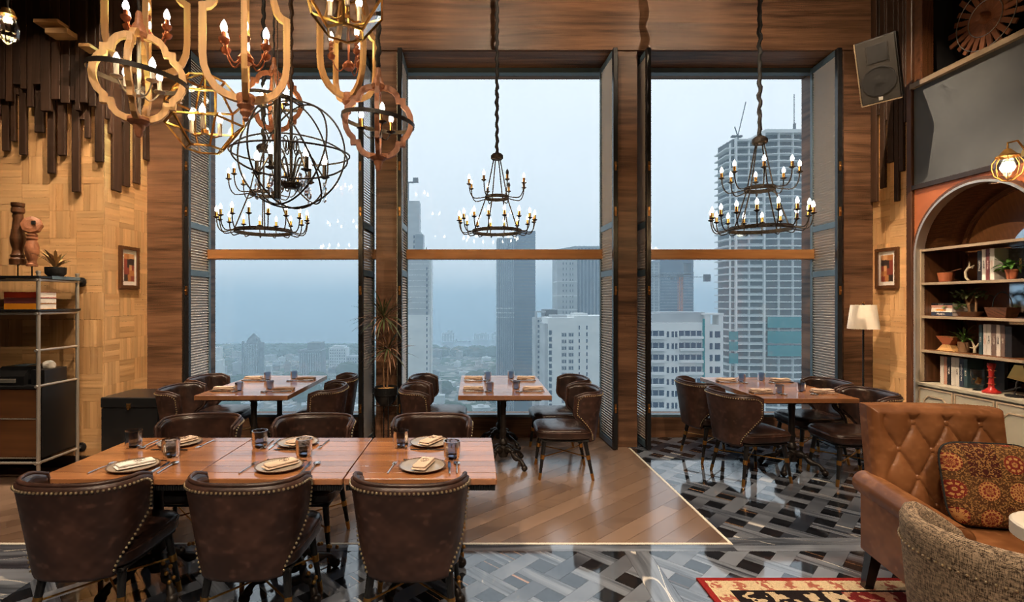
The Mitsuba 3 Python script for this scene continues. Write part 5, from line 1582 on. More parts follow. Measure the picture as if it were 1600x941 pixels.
z = 1.5725
for lab, h, mat, t in (('orange-yellow book at the bottom of the shelf unit stack', 0.052, 'book_orange', None), ('dark reddish book in the middle of the shelf unit stack', 0.05, 'book_maroon', None), ('red-orange book on top of the shelf unit stack', 0.052, 'book_red', None)):
    book(lab, -4.22, XP - 0.02, 4.6, 4.80, z, z + h, mat, 'books stacked on the shelf unit', 'y-')
    z += h + 0.001
z = 0.8855
k = thing('printer', 'black desk printer on the lower cabinet of the shelf unit', 'printer')
part(k, 'housing', hull([(x, y, zz) for x, y0, y1, zz in ((0, 4.62, 4.92, z), (0, 4.62, 4.92, z + 0.08), (0, 4.70, 4.92, z + 0.16)) for x in (-4.33, -4.06) for y in (y0, y1)]), 'black_paint')
part(k, 'paper_slot', bx(-4.27, -4.13, 4.612, 4.625, z + 0.02, z + 0.06, 0.003), 'steel')
part(k, 'lid_panel', bx(-4.25, -4.14, 4.74, 4.86, z + 0.16, z + 0.167, 0.002), 'shutter_blue')
k = thing('tissue_box', 'black tissue box with a white tissue on the shelf unit', 'tissue box')
part(k, 'box', bx(-4.03, XP - 0.02, 4.66, 4.92, z, z + 0.135, 0.004), 'black_paint')
s = superq(0.045, 0.05, 0.045, 0.9, 0.8, 20, 12)
v = s.vertices; v = v * (0.75 + 0.5 * meshkit.fbm(v * 40, 3, 2))[:, None]
part(k, 'tissue', trimesh.Trimesh(v + ((-4.03 + XP - 0.02) / 2, 4.79, z + 0.16), s.faces, process=False), 'paper', True)


def picture(key, M, w, h, tiles, lab):
    k = thing(key, lab, 'picture', 'framed block pictures')
    kit = Kit()
    fw = 0.035
    outer = sg.box(-w / 2, -h / 2, w / 2, h / 2)
    kit.add('frame', extrude(outer.difference(sg.box(-w / 2 + fw, -h / 2 + fw, w / 2 - fw, h / 2 - fw)), 0.028), 'dark_wood')
    iw, ih = w / 2 - fw, h / 2 - fw
    kit.add('mount', bx(-iw, iw, -ih, ih, 0.004, 0.012), 'cloth_white')
    aw, ah = iw - 0.035, ih - 0.042
    for (a, b, c, d, mt) in tiles:
        kit.add('colour_block', bx(-aw + 2 * aw * a, -aw + 2 * aw * b, -ah + 2 * ah * c, -ah + 2 * ah * d, 0.012, 0.014), mt)
    kit.place(k, M)


TL = [(0, .45, .8, 1, 'art_ochre'), (.45, 1, .82, 1, 'art_tan'), (0, .3, .5, .8, 'art_red'), (.3, .5, .5, .8, 'art_dark'), (.5, 1, .6, .82, 'art_dark'), (.5, .75, .4, .6, 'art_tan'), (.75, 1, .4, .6, 'art_red'),
      (0, .5, .25, .5, 'art_red'), (.5, 1, .2, .4, 'art_ochre'), (0, .35, 0, .25, 'art_dark'), (.35, .65, 0, .25, 'art_ochre'), (.65, 1, 0, .2, 'art_red')]
A = np.eye(4); A[:3, 0], A[:3, 1], A[:3, 2], A[:3, 3] = (0, 1, 0), (0, 0, 1), (1, 0, 0), (XL + 0.001, 5.435, 2.0)
picture('framed_picture', A, 0.30, 0.445, TL, 'dark-framed picture of reddish-brown blocks on the left parquet pier')
A = np.eye(4); A[:3, 0], A[:3, 1], A[:3, 2], A[:3, 3] = (0, -1, 0), (0, 0, 1), (-1, 0, 0), (XR - 0.001, 5.545, 2.0)
picture('framed_picture', A, 0.30, 0.44, [(1 - b, 1 - a, c, d, m) for a, b, c, d, m in TL], 'dark-framed picture of brown blocks on the right parquet strip')

# ---------------------------------------------------------------- palm on a stand, floor lamp, loudspeaker
p = px(603, 613, 5.44)
zp = 0.545
k = thing('palm_plant', 'spiky palm-like plant with two leaf crowns in a black bowl between the windows', 'plant')
part(k, 'bowl', lathe([(0, 0), (0.06, 0.0), (0.105, 0.05), (0.125, 0.12), (0.128, 0.19), (0.12, 0.19), (0.115, 0.165), (0, 0.16)], 26, (p[0], p[1], zp)), 'black_paint', 40)
part(k, 'soil', lathe([(0, 0.165), (0.112, 0.166), (0.05, 0.178), (0, 0.182)][::-1], 20, (p[0], p[1], zp)), 'leaf_straw', 40)
tops = [((p[0] - 0.02, p[1], 1.44), 'leaf_dark', 0.40, 58), ((p[0] + 0.03, p[1] - 0.02, 1.10), 'leaf_bronze', 0.34, 52)]
part(k, 'stem', tube([(p[0] - 0.02, p[1], zp + 0.16), (p[0] - 0.03, p[1], 1.1), (p[0] - 0.02, p[1], 1.44)], [0.009, 0.008, 0.007], 8), 'bark', True)
part(k, 'stem', tube([(p[0] + 0.01, p[1], zp + 0.16), (p[0] + 0.02, p[1], 0.85), (p[0] + 0.03, p[1] - 0.02, 1.1)], [0.009, 0.008, 0.007], 8), 'bark', True)
part(k, 'stem', tube([(p[0] + 0.0, p[1], 1.44), (p[0] + 0.09, p[1], 1.30), (p[0] + 0.14, p[1] - 0.03, 1.1)], [0.004, 0.004, 0.003], 6), 'bark', True)
for (c, mt, L, n) in tops:
    for i in range(n):
        az = q.uniform(0, 360)
        while math.sin(math.radians(az)) > 0.35: az = q.uniform(0, 360)
        part(k, 'leaf', place_leaf(leaf(L * q.uniform(0.65, 1.05), 0.016, 0.35 + 0.75 * q.random()), (c[0], c[1], c[2] + 0.05 * q.random()), az, q.uniform(-25, 80)), q.choice([mt, mt, 'leaf_bronze', 'leaf_dark']), True)
k = thing('plant_stand', 'thin black metal stand holding the palm bowl', 'plant stand')
part(k, 'hoop', band_ring(0.133, 0.012, 0.005, 30, zp + 0.115).apply_translation((p[0], p[1], 0)), 'black_metal', 35)
for a in (20, 110, 200, 290):
    c, s = math.cos(math.radians(a)), math.sin(math.radians(a))
    part(k, 'leg', rod((p[0] + 0.131 * c, p[1] + 0.131 * s, 0), (p[0] + 0.131 * c, p[1] + 0.131 * s, zp + 0.12), 0.006), 'black_metal')
part(k, 'cross_bar', cat(rod((p[0] - 0.131, p[1], zp - 0.012), (p[0] + 0.131, p[1], zp - 0.012), 0.005), rod((p[0], p[1] - 0.131, zp - 0.012), (p[0], p[1] + 0.131, zp - 0.012), 0.005)), 'black_metal')

lx, ly = 4.08, 5.36
k = thing('floor_lamp', 'floor lamp with a cream drum shade beside the right pier', 'lamp')
part(k, 'base', lathe([(0, 0), (0.13, 0), (0.13, 0.015), (0.02, 0.025), (0, 0.025)], 26, (lx, ly, 0)), 'black_metal', 40)
part(k, 'pole', rod((lx, ly, 0.02), (lx, ly, 1.62), 0.009, 10), 'black_metal', True)
part(k, 'shade', lathe([(0.142, 1.355), (0.112, 1.605), (0.110, 1.605), (0.140, 1.355), (0.142, 1.355)], 36, (lx, ly, 0)), 'shade_linen', True)
part(k, 'spider', cat(rod((lx - 0.11, ly, 1.59), (lx + 0.11, ly, 1.59), 0.003), rod((lx, ly - 0.11, 1.59), (lx, ly + 0.11, 1.59), 0.003)), 'black_metal')
part(k, 'finial', lathe([(0, 1.62), (0.01, 1.62), (0.012, 1.635), (0, 1.645)], 10, (lx, ly, 0)), 'brass', True)

# loudspeaker hung in the corner
fr = np.array(px(1372, 110, 4.92))
nrm = np.array([-0.75, -0.55, -0.36]); nrm /= np.linalg.norm(nrm)
xa = np.cross([0, 0, 1.0], nrm); xa /= np.linalg.norm(xa)       # seen from the room: to the right
xa = -xa if xa[0] < 0 else xa
za = np.cross(nrm, xa); za = za if za[2] > 0 else -za
ya = -nrm
SM = np.eye(4); SM[:3, 0], SM[:3, 1], SM[:3, 2], SM[:3, 3] = xa, ya, za, fr
w2, h2 = 0.16, 0.30
k = Kit()
k.add('cabinet', hull([(x, y, z) for x, y in ((-w2, 0.0), (w2, 0.0), (-w2 * 0.62, 0.34), (w2 * 0.62, 0.34)) for z in (-h2, h2)]), 'black_matte')
k.add('grille', bx(-w2 + 0.008, w2 - 0.008, -0.012, 0.0, -h2 + 0.008, h2 - 0.008, 0.004), 'speaker_grille')
m = lathe([(0.14, 0), (0.14, 0.004), (0.128, 0.006), (0.12, 0.003), (0.06, 0.002), (0.035, 0.006), (0.0, 0.010), (0, 0), (0.14, 0)], 32); m.apply_transform(M_((0.0, -0.012, -0.1), 0, rx=90)); k.add('woofer', m, 'black_matte', 35)
k.add('horn', cat(bx(-0.065, 0.09, -0.016, -0.012, 0.075, 0.24, 0.002)), 'black_matte')
k.add('horn_rim', cat(bx(-0.085, -0.078, -0.017, -0.012, 0.065, 0.25), bx(0.092, 0.099, -0.017, -0.012, 0.065, 0.25)), 'speaker_grille')
k.add('badge', bx(-0.018, 0.018, -0.018, -0.012, -h2 + 0.02, -h2 + 0.055, 0.003), 'paper')
k.add('edge_strip', cat(bx(-w2, w2, -0.014, 0.0, -h2 - 0.006, -h2 + 0.006), bx(-w2 - 0.004, -w2 + 0.005, -0.014, 0, -h2, h2)), 'taupe')
Si = np.linalg.inv(SM)
wp_ = (Si @ np.array([XR - 0.075, 5.35, fr[2] + 0.1, 1]))[:3]
k.add('bracket', bar((0, 0.33, 0), wp_, 0.05, 0.05), 'black_metal')
k.place(thing('loudspeaker', 'large black loudspeaker tilted down from the upper right corner', 'loudspeaker'), SM)

# ---------------------------------------------------------------- right: bookcase in the arched niche
k = thing('bookcase', 'built-in bookcase with pale shelf edges in the orange arched niche', 'bookcase')
X0, X1 = XR + 0.012, XB - 0.05
Y0, Y1 = YA0 + 0.03, YA1 - 0.045
SH = [2.165, 1.83, 1.50, 1.16]
for z in SH:
    c = part(k, 'shelf', bx(X0 + 0.006, X1, Y0, Y1, z - 0.024, z, 0.001), 'dark_wood', uv=uvs(bx(X0 + 0.006, X1, Y0, Y1, z - 0.024, z, 0.001), 1))
    part(c, 'front_edge', bx(X0 - 0.004, X0 + 0.0055, Y0, Y1, z - 0.026, z + 0.001, 0.002), 'taupe')
for y in (Y1, Y0 - 0.02):
    part(k, 'upright', bx(X0 - 0.004, X0 + 0.03, y, y + 0.02, 0.84, 2.165, 0.002), 'taupe')
part(k, 'side_panel', bx(X0 + 0.031, X1, Y1, Y1 + 0.02, 0.84, 2.165), 'dark_wood', uv=uvs(bx(X0 + 0.031, X1, Y1, Y1 + 0.02, 0.84, 2.165), 2))
part(k, 'counter', bx(X0 - 0.02, X1, YA0 + 0.003, YA1 - 0.003, 0.80, 0.832, 0.004), 'cabinet_grey')
part(k, 'base', bx(X0 + 0.012, X1, YA0 + 0.004, YA1 - 0.004, 0.0, 0.799), 'cabinet_grey')
for y0, y1 in ((4.80, 5.165), (4.415, 4.785), (4.0, 4.40)):
    c = part(k, 'door', bx(X0 - 0.008, X0 + 0.011, y0, y1, 0.08, 0.785, 0.004), 'cabinet_grey')
    b = 0.055
    o = [(y0 + 0.1, 0.71), (y1 - 0.1, 0.71), (y1 - b, 0.66), (y1 - b, 0.20), (y1 - 0.1, 0.15), (y0 + 0.1, 0.15), (y0 + b, 0.20), (y0 + b, 0.66)]
    oc = sg.Polygon(o)
    m = extrude(oc.difference(oc.buffer(-0.012)), 0.008); m.apply_transform(np.array([[0, 0, -1, X0 - 0.008], [1, 0, 0, 0], [0, 1, 0, 0], [0, 0, 0, 1.0]])); m.invert()
    part(c, 'octagon_moulding', m, 'taupe')
    fm = sg.box(y0, 0.08, y1, 0.785).difference(sg.box(y0 + 0.014, 0.094, y1 - 0.014, 0.771))
    m = extrude(fm, 0.006); m.apply_transform(np.array([[0, 0, -1, X0 - 0.008], [1, 0, 0, 0], [0, 1, 0, 0], [0, 0, 0, 1.0]])); m.invert()
    part(c, 'door_frame', m, 'taupe')
    part(c, 'knob', tf(trimesh.creation.icosphere(2, 0.012), (X0 - 0.022, y0 + 0.03, 0.45)), 'brass', True)

XS = 4.62


def Yx(x, X=XS): return X * F / (x - 740)


def vbook(x0, x1, z, h, mat, lab, grp, text=None, tcol='book_white', th=0.016):
    return book(lab, XS, XS + 0.22, Yx(x1) + 0.0006, Yx(x0) - 0.0006, z, z + h, mat, grp, 'x-', text, tcol, th)


S1, S2, S3, S4 = 1.8315, 1.5015, 1.1615, 0.8325
G1, G2, G3 = 'books on the top shelf of the bookcase', 'books on the third shelf of the bookcase', 'books on the bookcase counter'
vbook(1527.0, 1533.5, S1, 0.275, 'book_black', 'black upright book with pale spine letters, beside the antler', G1, 'VERSACE')
vbook(1534.0, 1540.0, S1, 0.285, 'book_white', 'white upright book next to the black one, top shelf', G1, 'CHANEL', 'book_black', 0.013)
vbook(1540.5, 1546.0, S1, 0.285, 'book_maroon', 'maroon upright book between two pale ones, top shelf', G1, 'VALENTINO', 'book_white', 0.011)
vbook(1546.5, 1553.5, S1, 0.285, 'book_white', 'cream upright book beside the green pot plant, top shelf', G1, 'GUCCI', 'book_pink', 0.016)
k = book('dark book standing with its cover to the room behind the green pot plant', XS + 0.12, XS + 0.15, Yx(1592), Yx(1555), S1, S1 + 0.275, 'book_black', G1, 'x-', 'HOUSE', 'gold_brass', 0.02)
for h0, h1, mat, lab, tx, tc, th in ((0.0, 0.036, 'book_navy', 'navy book at the bottom of the lying stack', 'PRADA', 'book_white', 0.02), (0.037, 0.078, 'book_white', 'cream book with orange letters in the lying stack', 'HERMES', 'book_orange', 0.02),
                                     (0.079, 0.104, 'book_pink', 'pale pink book in the lying stack', None, None, 0.01), (0.105, 0.124, 'book_black', 'thin black book on top of the lying stack', 'Terrazzo', 'book_white', 0.010)):
    book(lab + ' of the second shelf', XS - 0.02, XS + 0.2, Yx(1491), Yx(1456.5), S2 + h0, S2 + h1, mat, 'stack of books lying on the second shelf', 'x-', tx, tc or 'book_white', th)
for x0, x1, h, mat, lab, tx, tc in ((1529.5, 1534.5, 0.27, 'book_teal', 'dark teal upright book', 'ANDY', 'book_white'), (1536, 1541.5, 0.275, 'book_white', 'white upright book with grey letters', 'FASHION', 'book_pink'),
                                    (1542, 1548.5, 0.275, 'book_white', 'white upright book with bold black letters', 'Burberry', 'book_black'), (1549, 1556, 0.275, 'book_brown', 'brown upright book between two white ones', 'CARTIER', 'book_white'),
                                    (1556.5, 1563, 0.275, 'book_white', 'white upright book with black letters, right half', 'CELINE', 'book_black'), (1563.5, 1570, 0.275, 'book_brown', 'grey-brown upright book', 'DIOR', 'book_white'),
                                    (1570.5, 1581, 0.265, 'book_black', 'dark upright book at the right end', None, None)):
    vbook(x0, x1, S3, h, mat, lab + ' on the third shelf', G2, tx, tc or 'book_white', 0.013)
for x0, x1, h, mat, lab, tx, tc in ((1469, 1474.5, 0.268, 'book_white', 'white upright book at the left end', None, None), (1475, 1479.5, 0.268, 'book_pink', 'pink upright book', None, None), (1480, 1485.5, 0.268, 'book_black', 'black upright book with white letters', 'CHANEL', 'book_white'),
                                    (1486, 1492, 0.272, 'book_white', 'white upright book, left of two alike', None, None), (1492.5, 1498.5, 0.272, 'book_white', 'white upright book with faint letters', 'DIOR', 'book_brown'), (1499, 1505, 0.272, 'book_navy', 'grey-blue upright book with large letters', 'LOUIS VUITTON', 'book_white'),
                                    (1505.5, 1511.5, 0.27, 'book_teal', 'blue upright book at the right end', 'BOSS', 'book_white')):
    vbook(x0, x1, S4, h, mat, lab + ' on the bookcase counter', G3, tx, tc or 'book_white', 0.014)
book('tall black book standing behind the glass goblet', XS + 0.14, XS + 0.17, Yx(1545), Yx(1513), S4, S4 + 0.275, 'book_black', G3, 'x-', 'GOLD', 'gold_brass', 0.014)


def at_shelf(x, z, X=XS + 0.05):
    return np.array([X, X * F / (x - 740), z])


p = at_shelf(1478, S1)
k = thing('terracotta_bowl', 'terracotta bowl with a dark ladle on the top shelf', 'bowl')
part(k, 'bowl', lathe([(0, 0), (0.045, 0), (0.055, 0.02), (0.068, 0.095), (0.062, 0.095), (0.05, 0.02), (0, 0.012)], 22, p), 'terracotta', 40)
part(k, 'ladle', cat(tube([p + (0, 0.02, 0.09), p + (0.0, -0.06, 0.105), p + (0, -0.16, 0.125)], 0.006, 8), tf(superq(0.03, 0.03, 0.012, 1, 1, 12, 8), p + (0, 0.02, 0.092))), 'dark_wood', True)
p = at_shelf(1514, S1)
single('antler', 'curved pale antler standing left of the upright books on the top shelf', 'antler', cat(tube([p + (0, 0.0, 0.006), p + (0, 0.03, 0.04), p + (0, 0.035, 0.09), p + (0, 0.01, 0.125), p + (0, -0.03, 0.135), p + (0, -0.05, 0.15)], [0.011, 0.011, 0.011, 0.012, 0.009, 0.004], 8),
       tube([p + (0, 0.01, 0.122), p + (0, -0.005, 0.16), p + (0, -0.005, 0.19)], [0.009, 0.007, 0.003], 8), tube([p + (0, -0.03, 0.135), p + (0, -0.035, 0.115)], [0.006, 0.003], 6)), 'bone', True)
p = at_shelf(1577, S1, XS + 0.03)
k = thing('pot_plant', 'bright green leafy plant in a terracotta pot on the top shelf', 'plant')
part(k, 'pot', lathe([(0, 0), (0.03, 0), (0.042, 0.075), (0.046, 0.075), (0.046, 0.09), (0.04, 0.09), (0, 0.08)], 18, p + (0, -0.02, 0)), 'terracotta', 40)
for i in range(26):
    part(k, 'leaf', place_leaf(leaf(0.07 + 0.07 * q.random(), 0.045 * q.uniform(0.7, 1.2), 0.9 + 0.6 * q.random(), 6), p + (0, -0.0, 0.09 + 0.04 * q.random()), q.uniform(0, 360), q.uniform(0, 75)), 'leaf_green', True)
p = at_shelf(1515, S2, XS + 0.08)
k = thing('dwarf_tree', 'dwarf tree with pale forked trunk and dark crown in a shallow brown tray, second shelf', 'plant')
part(k, 'tray', tf(lathe([(0, 0), (0.085, 0), (0.105, 0.04), (0.11, 0.045), (0.1, 0.045), (0.08, 0.012), (0, 0.012)], 26), M_(p) @ np.diag([0.7, 1.1, 1, 1])), 'dark_wood', 40)
part(k, 'soil', tf(lathe([(0, 0.04), (0.095, 0.036), (0, 0.035)], 20), M_(p) @ np.diag([0.7, 1.1, 1, 1])), 'soil')
part(k, 'trunk', cat(tube([p + (0, 0.0, 0.03), p + (0, 0.01, 0.1), p + (0, 0.04, 0.17), p + (0, 0.08, 0.22)], [0.012, 0.01, 0.007, 0.004], 8), tube([p + (0, 0.01, 0.1), p + (0, -0.03, 0.17), p + (0, -0.05, 0.22)], [0.009, 0.006, 0.003], 8),
                     tube([p + (0, -0.06, 0.03), p + (0, -0.065, 0.12), p + (0, -0.05, 0.22)], [0.011, 0.008, 0.005], 8)), 'bark', True)
for i in range(60):
    c = p + np.array([q.uniform(-0.06, 0.06), q.uniform(-0.15, 0.15), q.uniform(0.19, 0.24)])
    part(k, 'leaf', place_leaf(leaf(0.05 + 0.05 * q.random(), 0.026, 0.8, 5), c, q.uniform(0, 360), q.uniform(-20, 50)), 'leaf_dark', True)
for i in range(20):
    c = p + np.array([q.uniform(-0.08, 0.0), q.uniform(0.03, 0.17), q.uniform(0.05, 0.12)])
    part(k, 'leaf', place_leaf(leaf(0.05 + 0.04 * q.random(), 0.032, 0.9, 5), c, q.uniform(0, 360), q.uniform(-10, 60)), 'leaf_green', True)
p = at_shelf(1566, S2, XS + 0.05)
k = thing('wooden_basket', 'dark wooden basket with a hoop handle on the second shelf', 'basket')
part(k, 'trough', hull([p + v for v in [(x, y, 0) for x in (-0.05, 0.05) for y in (-0.075, 0.075)] + [(x, y, 0.09) for x in (-0.065, 0.065) for y in (-0.1, 0.1)]]), 'dark_wood')
t = np.linspace(0, np.pi, 15)
part(k, 'handle', tube([p + (0, 0.085 * math.cos(a), 0.085 + 0.14 * math.sin(a)) for a in t], 0.005, 7), 'black_metal', True)
p = at_shelf(1483, S3, XS + 0.03)
k = thing('carved_block', 'hourglass-shaped carved wooden block on the third shelf', 'ornament')
part(k, 'upper', hull([p + v for v in [(x, y, 0.06) for x in (-0.03, 0.03) for y in (-0.04, 0.04)] + [(x, y, 0.14) for x in (-0.045, 0.045) for y in (-0.095, 0.095)]]), 'terracotta')
part(k, 'foot', hull([p + v for v in [(x, y, 0.0) for x in (-0.045, 0.045) for y in (-0.085, 0.085)] + [(x, y, 0.0595) for x in (-0.03, 0.03) for y in (-0.04, 0.04)]]), 'lantern_wood')
p = at_shelf(1506, S3, XS + 0.06)
k = thing('spider_plant', 'spider plant with long arching leaves in a brown pot on the third shelf', 'plant')
part(k, 'pot', lathe([(0, 0), (0.036, 0), (0.045, 0.05), (0.045, 0.095), (0.04, 0.095), (0, 0.085)], 20, p), 'bark', 40)
for i in range(34):
    part(k, 'leaf', place_leaf(leaf(0.12 + 0.12 * q.random(), 0.012, 0.7 + 1.1 * q.random(), 8), p + (0, 0, 0.09), q.uniform(60, 300), q.uniform(35, 88)), q.choice(['leaf_green', 'leaf_dark', 'leaf_green']), True)
p = at_shelf(1523, S3, XS + 0.02)
single('antler', 'small forked antler on the third shelf beside the teal book', 'antler', cat(tube([p + (0, 0, 0.006), p + (0, 0.0, 0.05), p + (0, 0.03, 0.12)], [0.012, 0.011, 0.004], 8), tube([p + (0, 0, 0.04), p + (0, -0.03, 0.08), p + (0, -0.035, 0.1)], [0.01, 0.007, 0.003], 8), tube([p + (0, 0.01, 0.05), p + (0, 0.05, 0.05)], [0.009, 0.003], 8)), 'bone', True)
p = at_shelf(1528, S4, XS - 0.02)
k = thing('glass_goblet', 'ribbed glass goblet holding gold trinkets on the bookcase counter', 'goblet')
pr = [(0, 0), (0.035, 0), (0.03, 0.008), (0.01, 0.02), (0.012, 0.035), (0.045, 0.055), (0.05, 0.15), (0.052, 0.19), (0.049, 0.19), (0.046, 0.15), (0.041, 0.06), (0.0, 0.045)]
part(k, 'goblet', lathe(pr, 28, p), 'clear_glass', 30)
part(k, 'gold_trinkets', cat(*[tf(trimesh.creation.icosphere(1, 0.011), p + (q.uniform(-0.02, 0.02), q.uniform(-0.022, 0.022), 0.065 + 0.05 * q.random())) for _ in range(16)]), 'gold_brass', True, kind='stuff')
p = at_shelf(1549, S4, XS - 0.03)
k = thing('red_candlestick', 'red turned wooden candlestick with gold dots on the bookcase counter', 'candlestick')
part(k, 'stick', lathe([(0, 0), (0.062, 0), (0.064, 0.012), (0.045, 0.025), (0.024, 0.045), (0.02, 0.07), (0.026, 0.08), (0.02, 0.09), (0.017, 0.13), (0.025, 0.14), (0.018, 0.15), (0.021, 0.19), (0.026, 0.2), (0.02, 0.21), (0.03, 0.235), (0.028, 0.262), (0, 0.262)], 22, p), 'red_paint', 40)
part(k, 'gold_dots', cat(*[tf(trimesh.creation.icosphere(1, 0.004), p + (rr_ * math.cos(a), rr_ * math.sin(a), z)) for rr_, z in ((0.026, 0.08), (0.025, 0.14), (0.026, 0.2)) for a in np.arange(8) * math.pi / 4]), 'gold_brass', True, kind='stuff')
p = at_shelf(1585, S4, XS - 0.02)
k = thing('desk_lamp', 'brass-shaded desk lamp with black arm at the right edge of the counter', 'lamp')
part(k, 'base', lathe([(0, 0), (0.06, 0), (0.06, 0.012), (0, 0.02)], 20, p), 'black_metal', 40)
part(k, 'arm', cat(tube([p + (0, 0, 0.01), p + (0.02, 0.0, 0.12), p + (0.05, -0.02, 0.2)], 0.007, 8), bar(p + (-0.03, 0.07, 0.03), p + (0, -0.05, 0.09), 0.014, 0.012)), 'black_metal', 40)
part(k, 'shade', hull([p + v for v in ((0.02, 0.08, 0.15), (0.02, -0.08, 0.13), (0.02, -0.05, 0.27), (0.02, 0.02, 0.27), (0.1, 0.08, 0.15), (0.1, -0.08, 0.13), (0.1, 0.0, 0.27))]), 'gold_brass')

# downlights in the crown of the niche
for k_, (yy, lab) in enumerate(((4.57, 'middle'),)):
    k = thing('niche_downlight', 'small round downlight glowing in the crown of the bookcase arch', 'downlight')
    part(k, 'ring', lathe([(0.045, -0.012), (0.045, 0.004), (0.034, 0.004), (0.034, -0.012), (0.045, -0.012)], 24, (XR + 0.17, yy, ZS + RA - 0.008)), 'steel', 40)
    d = mikit.ply(lathe([(0.033, -0.004), (0, -0.004)], 20, (XR + 0.17, yy, ZS + RA - 0.01)), 'bulb_glass', emitter={'type': 'area', 'sampling_weight': 2.0, 'radiance': {'type': 'rgb', 'value': [150, 112, 74]}})
    scene[k + '__lens'] = d
# wooden fan wheel in the upper recess
c = np.array([XR + 0.35, 0, 0]); c = np.array([XR + 0.25, (XR + 0.25) * F / (1541 - 740), 0.0])
c[2] = EYE - (28 - 470) * c[1] / F
k = thing('fan_ornament', 'wheel of wooden blades round a hub in the dark arched recess above the bookcase', 'ornament')
m = lathe([(0, 0), (0.055, 0), (0.05, 0.05), (0.03, 0.08), (0, 0.085)], 18); m.apply_transform(M_(c, 0, ry=-90)); part(k, 'hub', m, 'rust_wood', 40)
for i in range(22):
    a = 2 * np.pi * i / 22
    d = np.array([0, math.cos(a), math.sin(a)]); L = 0.32 if i % 3 else 0.37
    m = bar(c + d * 0.04, c + d * L, 0.016, 0.045, up=(0, -math.sin(a), math.cos(a)))
    part(k, 'blade', m, 'rust_wood', uv=uvs(m, d))
for r in (0.16, 0.28):
    t = np.linspace(0, 2 * np.pi, 49)[:-1]
    part(k, 'wire_ring', tube(np.stack([np.full(48, c[0] - 0.012), c[1] + r * np.cos(t), c[2] + r * np.sin(t)], 1), 0.004, 6, closed=True), 'steel', True)
part(k, 'axle', rod(c, (XR + 0.75, c[1], c[2]), 0.02), 'black_metal')

# ---------------------------------------------------------------- lounge corner: rug, tan armchair, cushion, tweed chair, side table
rg = bx(1.315, 4.3, -0.5, 3.03, 0.0, 0.011, 0.002)
single('rug', 'oriental rug with a red border and beige band, in the lower right corner', 'rug', rg, 'rug_pile', uv=np.stack([rg.vertices[:, 0] - 1.315, 3.03 - rg.vertices[:, 1]], 1))

ZR = 0.011
O, rz = (2.525, 2.505, ZR), 171.0
AM = M_(O, rz)
k = Kit()
nx, nz = 121, 97
xs, zs = np.linspace(-0.335, 0.335, nx), np.linspace(0.36, 1.04, nz)
gx, gz = np.meshgrid(xs, zs)
pxs, pzs = 0.0825, 0.145
a_, b_ = gx / pxs + (gz - 0.95) / pzs, gx / pxs - (gz - 0.95) / pzs
puff = (np.abs(np.sin(np.pi * a_ / 2 + np.pi / 4)) * np.abs(np.sin(np.pi * b_ / 2 + np.pi / 4))) ** 0.3
edge = np.clip(np.minimum(np.minimum((gx + 0.335) / 0.05, (0.335 - gx) / 0.05), (1.04 - gz) / 0.05), 0, 1)
edge = np.sqrt(1 - (1 - edge) ** 2)
mask = np.clip(np.minimum((0.30 - np.abs(gx)) / 0.05, (1.01 - gz) / 0.04), 0, 1)
lean = -0.10 * (gz - 0.36) / 0.68
top = 0.014 * (1 - (gx / 0.335) ** 2) * (gz - 0.36)
fy = -0.29 + lean + 0.055 * edge + 0.03 * (puff - 1) * mask
front = np.stack([gx, fy, gz + top], -1)
back = np.stack([gx, -0.36 + lean - 0.05 * edge * 0.5, gz + top], -1)
body = grid(front, True)
body2 = grid(back, False)
# rim that closes the two sheets
loop = lambda G: np.vstack([G[:, 0], G[-1, 1:], G[::-1, -1][1:]])
rimP = np.stack([loop(front), loop(back)], 1)
k.add('tufted_back', cat(body, body2, grid(rimP)), 'leather_tan', 50)
for i in range(-5, 6):
    for j in range(-4, 2):
        if (i + j) % 2: continue
        bxp, bzp = (i - 0.5) * pxs, 0.95 + j * pzs      # buttons stand where the creases meet
        if abs(bxp) > 0.29 or not 0.5 < bzp < 0.99: continue
        yy = -0.29 - 0.10 * (bzp - 0.36) / 0.68 + 0.055 - 0.026
        k.add('button', tf(superq(0.017, 0.010, 0.017, 1, 1, 14, 8), (bxp, yy, bzp + 0.014 * (1 - (bxp / 0.335) ** 2) * (bzp - 0.36))), 'leather_tan', True)
for sx in (-1, 1):
    P = [(sx * 0.335, -0.40, 0.595), (sx * 0.335, -0.2, 0.59), (sx * 0.335, 0.1, 0.58), (sx * 0.335, 0.30, 0.575)]
    arm = cat(tube(P, [0.068, 0.07, 0.07, 0.066], 20), bx(sx * 0.335 - 0.05, sx * 0.335 + 0.05, -0.36, 0.29, 0.225, 0.57, 0.012))
    n = k.add('armrest', arm, 'leather_tan', 50)
    k.add(n + '__scroll_end', tf(superq(0.06, 0.012, 0.06, 1, 1, 22, 8), (sx * 0.335, 0.302, 0.575)), 'leather_tan', True)
s = superq(0.28, 0.325, 0.075, 0.4, 0.3, 36, 16); s.apply_translation((0, 0.0, 0.405))
k.add('seat_cushion', s, 'leather_tan', True)
k.add('base', bx(-0.283, 0.283, -0.36, 0.285, 0.225, 0.33, 0.01), 'leather_tan')
for sx in (-1, 1):
    for y, lean_ in ((-0.33, -0.045), (0.25, 0.0)):
        k.add('leg', hull([(sx * 0.325 + a, y + b, 0.226) for a in (-0.03, 0.03) for b in (-0.03, 0.03)] + [(sx * 0.34 + a, y + lean_ + b, 0) for a in (-0.022, 0.022) for b in (-0.022, 0.022)]), 'black_paint')
k.place(thing('armchair', 'tan leather armchair with a buttoned back on the rug', 'armchair'), AM)

